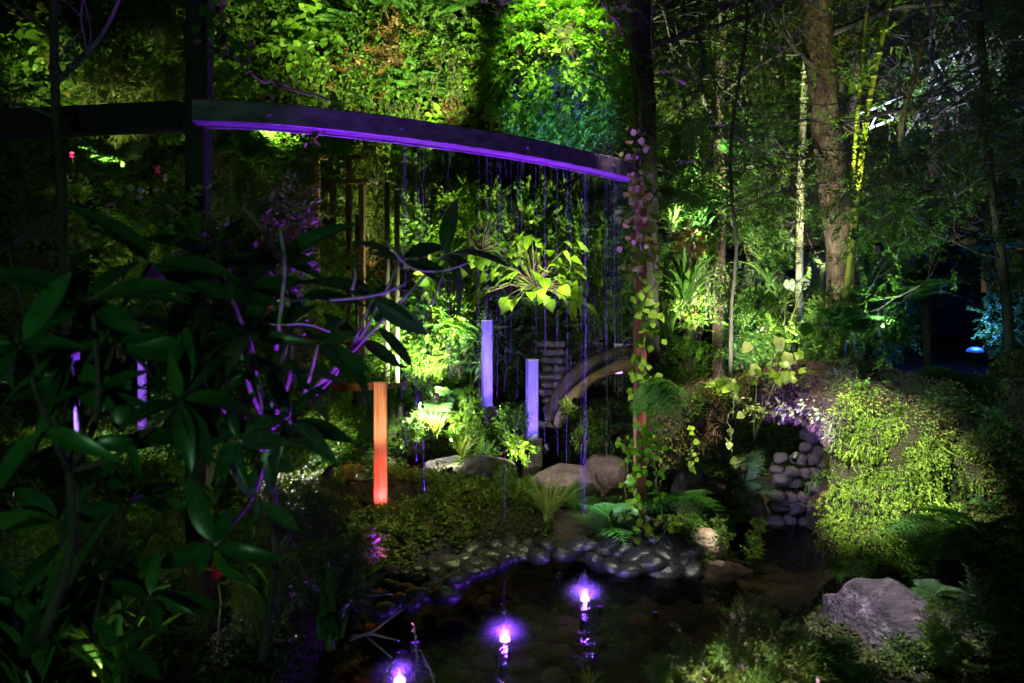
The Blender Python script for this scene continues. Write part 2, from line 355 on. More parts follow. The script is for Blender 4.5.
def fernMB(n=11, L=1.0, lob=False, tilt=55, hang=0.0, face=False, seed=0, sep=False):
    fr = FRL if lob else FR; a = np.arange(n)*2.399+rng.uniform(0, .5, n); out = []
    if face: a = -pi/2+rng.uniform(-1.3, 1.3, n)
    el = np.radians(rng.uniform(tilt-25, tilt+20, n))-hang; s = L*rng.uniform(.65, 1.1, n)
    for k in range(n):
        d = np.array([[cos(a[k])*cos(el[k]), sin(a[k])*cos(el[k]), sin(el[k])]])
        mats = frames(d, roll=rng.uniform(-.25, .25, 1))*s[k]
        mb = MB(); mb.inst(fr[k % 3], mats, np.zeros((1, 3)), rng.uniform(.25, .75, 1)); out.append(mb)
    if sep: return out
    mb = MB()
    for o in out: mb.add(*o.arrays())
    st = MB(); st.tube(np.array([[0, 0, -.12*L], [0, 0, .02*L]]), [.03*L, .045*L], 6)
    return mb, st
def bladesMB(n=40, L=1.0, w=.03, spread=.7, droop=.6, segs=6):
    mb = MB(); st = MB()
    for k in range(n):
        a = rng.uniform(0, 2*pi); l = L*rng.uniform(.5, 1.1); t = np.linspace(0, 1, segs); sp = rng.uniform(.1, 1)*spread; dr = droop*rng.uniform(.4, 1.3)
        r = sp*t*l+dr*.35*l*t**2.2; z = t*l-dr*.55*l*t**2.5; o = rng.normal(0, .03*L, 2)
        c = np.stack([o[0]+r*cos(a), o[1]+r*sin(a), z], 1); sd = np.array([-sin(a), cos(a), 0])*w*L*.5
        ww = np.minimum(1, (1-t)*2.5+.02)*np.minimum(1, .5+t*3)
        Lf = c+sd*ww[:, None]+[0, 0, w*L*.15]; Rt = c-sd*ww[:, None]+[0, 0, w*L*.15]; V = np.concatenate([c, Lf, Rt]); f = []
        for i in range(segs-1):
            j = i+1; f += [(i, j, segs+j), (i, segs+j, segs+i), (i, 2*segs+j, j), (i, 2*segs+i, 2*segs+j)]
        mb.add(V, np.array(f), rng.uniform(.2, .9), np.r_[np.ones(segs), np.zeros(2*segs)])
    st.tube(np.array([[0, 0, -.08*L], [0, 0, .06*L]]), [.05*L, .03*L], 6)
    return mb, st
def drapeMB(n=26, L=1.0, wid=1.0, sp='small', leaf=.09, dens=16):
    mb = MB(); st = MB()
    for k in range(n):
        x = rng.uniform(-.5, .5)*wid; l = L*rng.uniform(.4, 1.1); m = 7; t = np.linspace(0, 1, m)
        c = np.stack([x+.06*np.cumsum(rng.normal(0, .4, m)), -.12*np.sin(t*2)-rng.uniform(0, .12)-0*t, .15-l*t], 1)
        st.tube(c, .004, 3, cap=False); q = int(dens*l/L)+3; u = rng.uniform(0, 1, q)
        p = np.stack([np.interp(u, t, c[:, i]) for i in range(3)], 1)
        d = rng.normal(0, .7, (q, 3))+[0, -.4, -.6]; mats = frames(d, roll=rng.uniform(-1, 1, q))*(leaf*rng.uniform(.6, 1.2, q))[:, None, None]
        mb.inst(LF['oval'], mats, p, np.clip(rng.normal(.5, .18, q), 0, 1))
    return mb, st
def broadMB(n=26, L=1.0, leaf=.4, kind='heart', droop=.5, low=.2):
    mb = MB(); st = MB()
    for k in range(n):
        a = k*2.399; e = rng.uniform(low, 1.35); l = L*rng.uniform(.4, 1.0); d = np.array([cos(a)*cos(e), sin(a)*cos(e), sin(e)])
        p1 = d*l; m = p1*.5+[0, 0, .08*l]; st.tube(np.array([[0, 0, -.05], m, p1]), [.012*L, .009*L, .006*L], 4)
        ld = d*[1, 1, .2]+[0, 0, -droop*rng.uniform(.5, 1.4)]+rng.normal(0, .2, 3)
        mb.inst(LF[kind], frames(ld[None], roll=rng.uniform(-.6, .6, 1))*(leaf*rng.uniform(.6, 1.15)), p1[None], rng.uniform(.15, .85, 1))
    return mb, st
TPL = {}
def tpl(key, pair, mat, stem='stem', fol='foliage', stn='stem'):
    mb, st = pair; TPL[key] = (mb.mesh(key+'_foliage', M[mat]), st.mesh(key+'_stem', M[stem]), fol, stn)
for v in range(3):
    tpl('small%d' % v, bushMB((.5, .4, .5), 170, 'small', .26, seed=v), 'lime')
    tpl('smallg%d' % v, bushMB((.55, .45, .5), 150, 'small', .28, seed=v+20), 'green')
    tpl('oval%d' % v, bushMB((.5, .4, .5), 100, 'oval', .30, seed=v+40), 'green')
    tpl('lance%d' % v, bushMB((.5, .4, .5), 80, 'lance', .42, seed=v+60), 'deep')
    tpl('wfern%d' % v, fernMB(16, .75, tilt=25, face=True, seed=v), 'fern', fol='fronds', stn='rootstock')
    tpl('drape%d' % v, drapeMB(26, 1.0, .9), 'lime')
    tpl('drapeo%d' % v, drapeMB(30, 1.0, .8, leaf=.07, dens=22), 'olive', 'twig')
    tpl('heart%d' % v, bushMB((.45, .35, .45), 60, 'heart', .42, hang=.3, seed=v+80), 'lime')
    tpl('round%d' % v, bushMB((.4, .3, .45), 60, 'round', .34, seed=v+90), 'green')
tpl('thin0', bushMB((.45, .35, .55), 130, 'thin', .40, hang=.7), 'olive', 'twig')
tpl('thin1', bushMB((.45, .35, .55), 130, 'thin', .40, hang=.5), 'lime')
tpl('brown0', bushMB((.4, .3, .45), 80, 'small', .30, hang=.5), 'brownleaf', 'twig')
tpl('red0', bushMB((.35, .3, .3), 60, 'thin', .32), 'red', 'twig')
tpl('fernA', fernMB(11, 1.0, lob=True, tilt=45), 'fern', fol='fronds', stn='rootstock')
tpl('fernB', fernMB(9, 1.0, lob=True, tilt=35), 'deep', fol='fronds', stn='rootstock')
tpl('grassA', bladesMB(70, 1.0, .03), 'grass', fol='blades', stn='root_crown')
tpl('strapA', bladesMB(26, 1.0, .07, .6, .8), 'green', fol='blades', stn='root_crown')
tpl('strapD', bladesMB(26, 1.0, .08, .6, .8), 'deep', fol='blades', stn='root_crown')
tpl('broadA', broadMB(80, 1.0, .34, low=-.5), 'broad', 'barkdark')
tpl('broadL', bushMB((.5, .4, .4), 46, 'lance', .62, hang=.2), 'broad')
tpl('broadD', broadMB(26, 1.0, .34), 'deep')
NAMES = {'small': ('leafy_shrub', 'small-leaved lime shrub'), 'smallg': ('leafy_shrub', 'small-leaved green shrub'), 'oval': ('leafy_shrub', 'oval-leaved green shrub'),
 'lance': ('long_leaved_shrub', 'dark narrow-leaved shrub'), 'wfern': ('wall_fern', 'arching fern'), 'drape': ('trailing_creeper', 'trailing lime creeper'), 'drapeo': ('trailing_creeper', 'trailing olive creeper'),
 'heart': ('heart_leaved_plant', 'heart-leaved plant'), 'round': ('round_leaved_plant', 'round-leaved plant'), 'thin': ('feathery_plant', 'feathery drooping plant'), 'brown': ('withered_shrub', 'withered brown shrub'), 'red': ('red_leaved_plant', 'red-leaved plant'),
 'fernA': ('fern', 'bright green fern'), 'fernB': ('fern', 'dark green fern'), 'grassA': ('grass_tuft', 'yellow-green grass tuft'), 'strapA': ('strap_leaved_plant', 'strap-leaved green plant'), 'strapD': ('strap_leaved_plant', 'strap-leaved dark plant'),
 'broadA': ('broad_leaved_plant', 'broad-leaved lime plant'), 'broadL': ('broad_leaved_plant', 'bushy plant with long lime leaves'), 'broadD': ('broad_leaved_plant', 'broad-leaved dark plant')}
def put(key, loc, s=1.0, rz=None, label=None, group=None, rx=0.0, ry=0.0, mat=None, sz=None):
    fol, stm, fn, sn = TPL[key]; kk = key.rstrip('0123456789'); nm, desc = NAMES[kk]
    rz = rng.uniform(0, 6.28) if rz is None else rz
    o = empty(nm, loc, (rx, ry, rz), (s, s, s*(sz or 1)))
    cat = {'fern': 'fern', 'wall_fern': 'fern', 'grass_tuft': 'grass', 'trailing_creeper': 'creeper', 'leafy_shrub': 'shrub', 'long_leaved_shrub': 'shrub', 'withered_shrub': 'shrub'}.get(nm, 'plant')
    a = link(fn, fol, o)
    link(sn, stm, o)
    if mat: a.material_slots[0].link = 'OBJECT'; a.material_slots[0].material = M[mat]
    if label: tagp(o, label, cat, group)
    else: o['category'] = cat; AUTO.append((o, desc, nm, group))
    return o
def pick(fam): return fam+str(int(rng.integers(0, 3)))

# ------------------------------------------------------------------ lights
fix_b = None
LENS = {}
HUNG = []
def fixture(loc, aim, col, watts, angle=70, name='garden_spotlight', label='', size=.05, blend=.6, kind='SPOT', group=None, lens=6, vis=True, soft=.04):
    """small black spotlight on a spike with a glowing lens and its own lamp"""
    global fix_b
    loc = np.asarray(loc, float); aim = np.asarray(aim, float)
    o = empty(name, loc, label=label, cat='lamp', group=group)
    q = Vector(aim-loc).to_track_quat('-Z', 'Y'); head = empty('head', (0, 0, 0)); 
    if fix_b is None:
        b = MB(); b.tube(np.array([[0, 0, .10], [0, 0, .095], [0, 0, 0], [0, 0, -.004]]), [.02, .035, .04, .042], 12, cap=False); b.tube(np.array([[0, 0, .02], [0, 0, .018]]), .036, 12)
        s = MB(); s.tube(np.array([[0, 0, -.16], [0, 0, -.02]]), [.004, .009], 6)
        fix_b = (b.mesh('lamp_body', M['black']), s.mesh('lamp_spike', M['black']))
    bpy.data.objects.remove(head)
    k = size/.05
    bd = link('lamp_body', fix_b[0], o); bd.rotation_mode = 'QUATERNION'; bd.rotation_quaternion = q; bd.scale = (k, k, k)
    sp = link('spike', fix_b[1], o); sp.scale = (k, k, k)
    key = (col, lens)
    if key not in LENS:
        lm = MB(); lm.tube(np.array([[0, 0, .016], [0, 0, .006]]), [.036, .033], 12); LENS[key] = lm.mesh('lens', emitmat('lens_glow', col, lens))
    ln = link('lens', LENS[key], bd)
    ld = bpy.data.lights.new('lamp', kind); ld.energy = watts; ld.color = col; ld.shadow_soft_size = soft
    if kind == 'SPOT': ld.spot_size = radians(angle); ld.spot_blend = blend
    lo = bpy.data.objects.new('bulb', ld); COL.objects.link(lo); lo.parent = o
    lo.rotation_mode = 'QUATERNION'; lo.rotation_quaternion = q; lo.location = Vector((0, 0, 0))+(q @ Vector((0, 0, -.02*k)))
    return o
WARM = (1.0, .82, .50); YEL = (.95, 1.0, .45); NEU = (1.0, .95, .80); COOL = (.72, .80, 1.0); PUR = (.28, .06, 1.0); RED = (1.0, .10, .12); BLUE = (.05, .15, 1.0); LIL = (.45, .28, 1.0); TEAL = (.35, 1.0, .75)
# ------------------------------------------------------------------ terrain, pond
POND = np.array([(-.95, 4.0), (-.80, 4.35), (-.50, 4.8), (-.1, 5.1), (.30, 5.0), (.6, 4.8), (1.1, 4.75), (1.45, 5.0), (1.5, 5.7), (2.35, 5.9), (2.35, 5.0), (1.95, 4.4), (1.6, 3.9), (1.2, 3.5), (1.0, 2.9), (.7, 2.3), (-.5, 2.2), (-.8, 2.8), (-.95, 3.4)])
POND2 = np.array([(-1.3, 6.9), (-.5, 6.4), (.5, 6.3), (1.1, 7.0), (1.5, 8.6), (.8, 9.3), (-.3, 8.6), (-1.2, 8.2)])
def sdf(P, x, y):
    A = P; B = np.roll(P, -1, 0); d = np.full(x.shape, 1e9); ins = np.zeros(x.shape, bool)
    for (ax, ay), (bx, by) in zip(A, B):
        ex, ey = bx-ax, by-ay; t = np.clip(((x-ax)*ex+(y-ay)*ey)/(ex*ex+ey*ey), 0, 1)
        d = np.minimum(d, np.hypot(x-ax-t*ex, y-ay-t*ey))
        c = ((ay > y) != (by > y)) & (x < (bx-ax)*(y-ay)/(by-ay+1e-12)+ax); ins ^= c
    return np.where(ins, -d, d)
def sm(a, b, x):
    t = np.clip((x-a)/(b-a), 0, 1); return t*t*(3-2*t)
def H(x, y):
    x = np.asarray(x, float); y = np.asarray(y, float)
    n = fbm(np.stack([x*.9, y*.9, 0*x], -1), 3, 3); n2 = fbm(np.stack([x*4, y*4, 0*x], -1), 2, 9)
    land = .13+.06*n+.025*n2
    land = land+.30*np.exp(-(((x+1.0)/1.0)**2+((y-5.4)/.55)**2))            # mossy mound
    pit = np.hypot((x+.93)/.34, (y-5.2)/.22); land = land-.13*sm(1.1, .7, pit)
    land = land+.45*sm(-1.3, -3.2, x)+.7*sm(1.9, 3.6, x)*sm(2.6, 4.5, y)+.05*(y > 6)*(y-6)*.6*sm(6, 8, y)
    land = land+.10*sm(3.0, 2.4, y)*sm(.4, 1.4, x)
    s = np.minimum(sdf(POND, x, y), sdf(POND2, x, y))
    bed = -.26+.05*n2
    return bed+(land-bed)*sm(-.22, .14, s)
def axis(lo, hi, st, far, k):
    a = np.arange(lo, hi, st); e = st*np.cumsum(1.22**np.arange(1, k)); hi_ = hi+e; lo_ = lo-e; return np.concatenate([lo_[::-1], a, hi_])
gx = axis(-4.5, 4.5, .045, 80, 34); gy = axis(1.2, 10.0, .045, 80, 34)
X, Y = np.meshgrid(gx, gy); Z = H(X, Y); nx, ny = len(gx), len(gy)
g = MB(); idx = np.arange(nx*ny).reshape(ny, nx); a, b, c, d = idx[:-1, :-1].ravel(), idx[:-1, 1:].ravel(), idx[1:, 1:].ravel(), idx[1:, :-1].ravel()
g.add(np.stack([X, Y, Z], -1).reshape(-1, 3), np.concatenate([np.stack([a, b, c], 1), np.stack([a, c, d], 1)]))
o = g.build('ground', M['soil']); tagp(o, 'dark damp soil of the garden floor', None, kind='structure')
def gz(x, y): return float(H(np.array([x]), np.array([y]))[0])
def onG(px, py_hint_d, dz=0.0):
    """world point on the ground at pixel column px and depth d"""
    d = py_hint_d; x = (px-512)/F*d; return np.array([x, d, gz(x, d)+dz])
# water
wm, wn, wp = newmat('pond_water')
wp.inputs['Roughness'].default_value = .04; wp.inputs['Base Color'].default_value = (.01, .012, .015, 1)
gl = wn.nodes.new('ShaderNodeBsdfGlossy'); gl.inputs['Roughness'].default_value = .11; tp = wn.nodes.new('ShaderNodeBsdfTransparent'); tp.inputs[0].default_value = (.55, .50, .48, 1)
fr = wn.nodes.new('ShaderNodeFresnel'); fr.inputs[0].default_value = 1.33; ms = wn.nodes.new('ShaderNodeMixShader')
tc = wn.nodes.new('ShaderNodeTexCoord'); nz = wn.nodes.new('ShaderNodeTexNoise'); nz.inputs['Scale'].default_value = 9; nz.inputs['Detail'].default_value = 4
nzf = wn.nodes.new('ShaderNodeTexNoise'); nzf.inputs['Scale'].default_value = 45; nzf.inputs['Detail'].default_value = 3
wn.links.new(tc.outputs['Object'], nz.inputs[0]); wn.links.new(tc.outputs['Object'], nzf.inputs[0])
adm = wn.nodes.new('ShaderNodeMath'); adm.operation = 'MULTIPLY_ADD'; adm.inputs[1].default_value = .35; wn.links.new(nzf.outputs[0], adm.inputs[0]); wn.links.new(nz.outputs[0], adm.inputs[2])
bp = wn.nodes.new('ShaderNodeBump'); bp.inputs['Strength'].default_value = .55; bp.inputs['Distance'].default_value = .02
wn.links.new(adm.outputs[0], bp.inputs['Height'])
for q in (gl, fr): wn.links.new(bp.outputs[0], q.inputs['Normal'])
wn.links.new(fr.outputs[0], ms.inputs[0]); wn.links.new(tp.outputs[0], ms.inputs[1]); wn.links.new(gl.outputs[0], ms.inputs[2])
wn.links.new(ms.outputs[0], wn.nodes['Material Output'].inputs['Surface'])
w = MB(); xs = np.arange(-3, 4.01, .05); ys = np.arange(1.6, 10.01, .05); X, Y = np.meshgrid(xs, ys)
LAMPS = [W(505, 636, 3.75), W(585, 596, 4.27), (-.52, 3.33, 0)]
LAMPS = [np.array([l[0], l[1], 0.0]) for l in LAMPS]
Z = 0*X
for l in LAMPS:
    r = np.hypot(X-l[0], Y-l[1]); Z += .006*np.sin(r*42)*np.exp(-r*2.2)*sm(.0, .08, r)
ny, nx = X.shape; idx = np.arange(nx*ny).reshape(ny, nx); a, b, c, d = idx[:-1, :-1].ravel(), idx[:-1, 1:].ravel(), idx[1:, 1:].ravel(), idx[1:, :-1].ravel()
w.add(np.stack([X, Y, Z], -1).reshape(-1, 3), np.concatenate([np.stack([a, b, c], 1), np.stack([a, c, d], 1)]))
o = w.build('pond_water', wm); tagp(o, 'dark rippled pond water', None, kind='structure')

# ------------------------------------------------------------------ rocks
def ico(sub=4):
    import bmesh
    bm = bmesh.new(); bmesh.ops.create_icosphere(bm, subdivisions=sub, radius=1)
    v = np.array([q.co[:] for q in bm.verts]); f = np.array([[x.index for x in q.verts] for q in bm.faces]); bm.free(); return v, f
ICO3, ICO4, ICO5 = ico(3), ico(4), ico(5)
def rockMesh(name, size, mat, seed=0, amp=.28, fr=1.2, I=None, crag=.0, flat=0):
    V, Fc = I or ICO4; V = V.copy(); n = fbm(V*fr+seed*7.1, 4, seed)
    V = V*(1+amp*n)[:, None]
    if crag:
        for k in range(9):
            d = rand_dirs(1)[0]; h = rng.uniform(.62, .9); t = V@d; V = V-np.outer(np.clip(t-h, 0, None)*crag, d)
        V += V*(fbm(V*6+seed, 3, seed)*.03)[:, None]
    if flat: V[:, 2] = np.where(V[:, 2] < -flat, -flat, V[:, 2])
    mb = MB(); mb.add(V*np.array(size), Fc); return mb.mesh(name, M[mat])
def rock(loc, size, mat, label, seed, name='boulder', amp=.28, crag=.9, rz=0, cat='boulder', group=None):
    o = link(name, rockMesh(name, size, mat, seed, amp, 1.1, ICO5, crag), None, loc); o.rotation_euler = (0, 0, rz); return tagp(o, label, cat, group)
rock(W(908, 655, 3.55), (.37, .34, .40), 'boulder', 'big grey-violet boulder streaked with pale bands, low beside the moss-covered arch pillar', 1)
rock(W(563, 487, 5.9), (.30, .30, .21), 'rockpink', 'pale pink-grey boulder between the short lilac post and the rust-red post', 2)
rock(W(606, 480, 6.2), (.20, .25, .24), 'rockpink', 'pink-grey boulder slab leaning behind the larger pale pink one', 3)
rock(W(688, 487, 5.45), (.15, .2, .30), 'rock', 'tall dark violet rock wedged upright under the left foot of the arch', 4)
rock(W(703, 545, 5.05), (.18, .16, .135), 'rockpale', 'rounded cream rock with fibrous crust at the pond edge', 5, crag=.5, amp=.18)
rock(W(748, 500, 5.9), (.16, .2, .24), 'rock', 'dark rock inside the mossy arch behind the fern', 6)
rock(W(716, 572, 4.85), (.24, .16, .07), 'rock', 'flat brown slab under the cream rock at the water', 7)
rock(W(462, 466, 7.4), (.42, .25, .10), 'rock', 'long low dark slab lying across the back pond', 8, rz=.2)
rock(W(488, 470, 6.5), (.25, .2, .14), 'rock', 'small dark slab left of the bright lime plant', 9)
rock(W(455, 352, 9.6), (.3, .3, .5), 'rock', 'dark standing rock behind the taller lilac post', 10)
rock(W(848, 618, 3.75), (.12, .22, .14), 'boulder', 'small tan rock sloping into the water left of the big streaked boulder', 31)
# log arch and stacked stone column
lg = MB(); t = np.linspace(0, 1, 16)
cpx = np.interp(t, [0, .25, .5, .75, 1], [558, 572, 592, 618, 652]); cpy = np.interp(t, [0, .25, .5, .75, 1], [425, 397, 377, 366, 362]); pts = np.array([W(cpx[i], cpy[i], 7.9-.3*t[i]) for i in range(16)]); lg.tube(pts, .06+.012*np.sin(t*9), 12)
V = lg.v[0]; V += (fbm(V*6, 3, 4)*.010)[:, None]*np.array([.3, 1, 1]); tagp(lg.build('log_arch', M['log']), 'curved brown log arching low over the back pond', 'log')
lg = MB(); pts = np.array([W(cpx[i]-8, cpy[i]-10, 8.3) for i in range(16)]); lg.tube(pts, .09, 12); tagp(lg.build('log_arch', M['barkdark']), 'thicker shadowed log behind the curved brown log', 'log')
def boxy(I, p): V = np.sign(I[0])*np.abs(I[0])**p; return V*1.0, I[1]
STN = [rockMesh('stone', (1, 1, .85), 'cobblegrey', 40+k, .30, 1.3, boxy(ICO4, .72), .5) for k in range(4)]
CB = [rockMesh('cobble', (1.15, 1, .85), 'cobble', 50+k, .16, .8, boxy(ICO4, .9), .12) for k in range(5)]
BS = [rockMesh('bed_stone', (1, 1, 1), 'bedstone', 60+k, .22, 1.0, ICO3) for k in range(3)]
pl = empty('stone_pillar', W(551, 425, 8.4), label='narrow pillar of stacked flat grey stones between the short lilac post and log arch', cat='pillar')
k = 0
for row in range(11):
    for cx in (-.08, .0, .08):
        s = link('stone', STN[k % 4], pl); s.location = (cx+rng.normal(0, .015)+(.05 if row % 2 else 0), rng.normal(0, .02), row*.095); s.scale = (.062, .08, .052); s.rotation_euler = (0, 0, rng.uniform(0, 6)); k += 1
def stone(loc, sc, lib, name, label, cat, group, tilt=.3):
    o = link(name, lib[int(rng.integers(len(lib)))], None, loc); o.scale = tuple(sc); o.rotation_euler = (rng.normal(0, tilt), rng.normal(0, tilt), rng.uniform(0, 6.28)); return tagp(o, label, cat, group)
# single row along the mound
row = [(392, 588), (406, 592), (420, 580), (432, 590), (436, 572), (450, 566), (455, 583), (466, 560), (470, 574), (484, 556), (486, 570), (500, 549), (503, 563), (512, 545), (520, 556), (446, 596), (405, 575), (376, 600), (530, 545), (538, 556), (548, 546), (412, 600), (398, 602), (424, 596), (440, 583), (460, 574), (478, 566), (494, 558), (508, 556), (524, 552), (392, 574), (418, 570), (444, 562), (474, 550), (384, 612)]
for px, py in row:
    d = 1.63*720/(py-300); p = W(px, py, d); p[2] = max(p[2], .02)
    stone(p, np.array([.070, .062, .055])*rng.uniform(.7, 1.3), CB, 'cobble', 'wet black cobble in the curved row edging the pond below the mossy mound', 'cobblestone', 'wet cobbles along the mound shore', .2)
cl = [(590, 548), (604, 553), (597, 563), (612, 566), (622, 548), (632, 560), (628, 572), (645, 540), (645, 556), (641, 568), (652, 567), (660, 550), (668, 558), (664, 570), (676, 548), (680, 563), (688, 553), (656, 538), (614, 541), (578, 546), (565, 552), (690, 570)]
for px, py in cl:
    p = W(px, py, 4.74+(560-py)*.007)
    stone(p, np.array([.090, .085, .066])*rng.uniform(.75, 1.35), CB, 'cobble', 'smooth black cobble in the stacked pile around the foot of the rust-red post', 'cobblestone', 'cobbles piled around the rust-red post', .3)
# cobble wall in the cave
for r_ in range(8):
    for q in range(6):
        if r_ > 5 and q < 2: continue
        p = W(776+q*14.5+(7 if r_ % 2 else 0), 520-r_*12.5+q*1.5, 5.75+.02*r_); p = p+rng.normal(0, .01, 3)
        stone(p, np.array([.066, .075, .058])*rng.uniform(.8, 1.15), STN, 'cave_cobble', 'violet-grey rounded cobble in the stacked wall inside the mossy arch', 'cobblestone', 'cobbles stacked in the cave wall', .15)
for k in range(120):
    x, y = rng.uniform(-.8, 1.6), rng.uniform(2.6, 4.9)
    if sdf(POND, np.array([x]), np.array([y]))[0] > -.12: continue
    z = gz(x, y); s = rng.uniform(.03, .12)
    stone((x, y, z+.01), (s, s*.8, s*.45), BS, 'bed_stone', 'red-brown flat stone lying under water on the pond bed', 'stone', 'stones on the pond bed', .1)

# ------------------------------------------------------------------ mossy rock arch (blobs fused by voxel remesh)
BL = [(655, 452, 5.4, .14), (668, 440, 5.3, .21), (690, 425, 5.2, .23), (715, 408, 5.1, .20), (745, 396, 4.95, .165), (775, 388, 4.85, .15), (805, 388, 4.75, .16), (835, 398, 4.65, .20), (862, 420, 4.55, .27),
      (885, 460, 4.45, .31), (888, 510, 4.35, .31), (880, 552, 4.25, .27), (925, 440, 4.65, .38), (965, 470, 4.6, .48), (1005, 455, 4.8, .5), (1050, 500, 4.6, .6), (940, 530, 4.5, .42), (1000, 570, 4.4, .5),
      (900, 405, 4.9, .25), (950, 425, 5.1, .36), (1010, 440, 5.3, .5), (1075, 440, 5.2, .6), (660, 470, 5.5, .16), (850, 400, 5.4, .25), (880, 420, 5.6, .4), (700, 425, 5.6, .2), (900, 480, 5.6, .5), (960, 500, 5.6, .6), (1060, 560, 4.6, .6)]
ab = MB()
for k, (px, py, d, r) in enumerate(BL):
    V, Fc = ICO3; ab.add(V*r*np.array([1, 1, 1])+W(px, py, d), Fc)
tmp = ab.build('tmp_arch', M['rock']); md = tmp.modifiers.new('r', 'REMESH'); md.mode = 'VOXEL'; md.voxel_size = .035; md.use_smooth_shade = True
dg = bpy.context.evaluated_depsgraph_get(); em = tmp.evaluated_get(dg).to_mesh(); em.calc_loop_triangles()
V = np.empty(len(em.vertices)*3); em.vertices.foreach_get('co', V); V = V.reshape(-1, 3); NR = np.empty(len(em.vertices)*3); em.vertices.foreach_get('normal', NR); NR = NR.reshape(-1, 3)
Ft = np.empty(len(em.loop_triangles)*3, np.int32); em.loop_triangles.foreach_get('vertices', Ft); Ft = Ft.reshape(-1, 3)
tmp.evaluated_get(dg).to_mesh_clear(); bpy.data.objects.remove(tmp)
V = V+NR*(fbm(V*2.6, 4, 21)*.17+fbm(V*9, 3, 22)*.07)[:, None]
am = MB(); am.add(V, Ft); ARCH = am.build('rock_arch', M['archsoil']); tagp(ARCH, 'mossy rock arch over the dark cave, running into the bank at the right edge', 'rock arch')
# surface samples on the arch
tri = V[Ft]; cr = np.cross(tri[:, 1]-tri[:, 0], tri[:, 2]-tri[:, 0]); ar = np.linalg.norm(cr, axis=1); fn = cr/np.maximum(ar, 1e-9)[:, None]; cen = tri.mean(1)
ppx = 512+cen[:, 0]/cen[:, 1]*F; ppy = HOR-(cen[:, 2]-CAMZ)/cen[:, 1]*F
vis = (ppx < 1100) & (fn[:, 1] < .55)
def surf_sample(mask, N):
    p = ar*mask*(sof if mask is mossz else 1); p = p/p.sum(); i = rng.choice(len(ar), N, p=p); u = rng.uniform(0, 1, (N, 2)); s = u.sum(1) > 1; u[s] = 1-u[s]
    return tri[i, 0]+(tri[i, 1]-tri[i, 0])*u[:, :1]+(tri[i, 2]-tri[i, 0])*u[:, 1:], fn[i]
zone = fbm(cen*2.0, 2, 33)*28
sg = lambda v: 1/(1+np.exp(-np.clip(v, -30, 30)))
sof = sg((ppx-832+zone*.35)/5)*sg((ppy-404-(ppx-850).clip(0)*.40-zone*.6)/8)*np.clip(1-(ppx-915+zone)/95, 0, 1)
mossz = vis & (sof > .03)
def moss(mask, N, key, name, ln=(.015, .04), hang=.9, mat='moss', par=ARCH, T='thin', out=.8):
    P, Nn = surf_sample(mask, N); mb = MB(); d = Nn*out+rng.normal(0, .5, P.shape)-np.array([0, 0, hang]); cl = fbm(P*7, 2, 8)*.5+.5
    s = rng.uniform(*ln, N)*(.6+.9*cl); P = P+Nn*(.05*fbm(P*9, 2, 4)+.015)[:, None]
    mats = frames(d, roll=rng.uniform(-2, 2, N))*s[:, None, None]; mb.inst(LF[T], mats, P, np.clip(cl*.7+.15+rng.normal(0, .15, N), 0, 1)); return mb.build(name, M[mat], par, smooth=False)
moss(mossz, 60000, 0, 'moss', (.012, .030), T='mossy', hang=.9); moss(mossz, 70000, 0, 'moss_tufts', (.007, .017), T='small', hang=.5)
moss(mossz & (sof > .5) & (zone < 0), 1200, 0, 'moss_strands', (.04, .09), T='thin', hang=1.8)
topz = vis & (sof < .6)
moss(topz, 70000, 0, 'leaf_litter', (.008, .022), mat='dry', T='small', hang=-.1); moss(topz & (zone > -2), 16000, 0, 'creeping_leaves', (.014, .032), mat='olive', T='small', hang=-.3)
moss(topz & (ppx > 660) & (ppx < 760) & (zone > -8), 7000, 0, 'creeping_leaves', (.014, .03), mat='olive', T='small', hang=-.3)
moss(vis & ((ppx < 722) | (ppx > 765)) & (ppx < 840) & (fn[:, 2] < .2) & ~mossz, 4500, 0, 'hanging_roots', (.02, .05), mat='roots', T='thin', hang=1.6)

def surfpt(px, py, out=.01):
    k = (np.abs(ppx-px) < 6) & (np.abs(ppy-py) < 6); i = np.where(k)[0]; i = i[np.argmin(cen[i, 1])]; return cen[i]+np.array([0, -out, 0])
# ------------------------------------------------------------------ ground cover (stuff)
def cover(name, reg, N, mat, label, size=(.015, .035), T='small', bumpy=.05, up=.7, ros=4):
    x = rng.uniform(reg[0], reg[1], N); y = rng.uniform(reg[2], reg[3], N); s = np.minimum(sdf(POND, x, y), sdf(POND2, x, y)); pit = np.hypot((x+.93)/.34, (y-5.2)/.22)
    nz_ = fbm(np.stack([x*2.2, y*2.2, x*0], -1), 2, 41); ok = (s > -.04) & (pit > 1.0) & (nz_+rng.normal(0, .12, N) > reg[4]); x, y = x[ok], y[ok]; n = len(x)
    z = H(x, y)+bumpy*(fbm(np.stack([x*9, y*9, x*0], -1), 2, 5)+.6)*rng.uniform(.2, 1, n)
    x = np.repeat(x, ros); y = np.repeat(y, ros); z = np.repeat(z, ros); m = len(x)
    d = rng.normal(0, 1, (m, 3)); d[:, 2] = np.abs(d[:, 2])*up; sz = rng.uniform(*size, m)
    cl = fbm(np.stack([x*5, y*5, x*0], -1), 2, 6)*.5+.5
    mb = MB(); mb.inst(LF[T], frames(d, roll=rng.uniform(-.5, .5, m))*sz[:, None, None], np.stack([x, y, z], 1), np.clip(cl+rng.normal(0, .15, m), 0, 1))
    o = mb.build(name, M[mat], None, smooth=False); return tagp(o, label, None, kind='stuff')
cover('ground_cover', (-2.2, .3, 4.3, 6.3, -1), 15000, 'olive', 'low olive ground cover over the mound around the orange-red post', (.02, .046), bumpy=.12, ros=4)
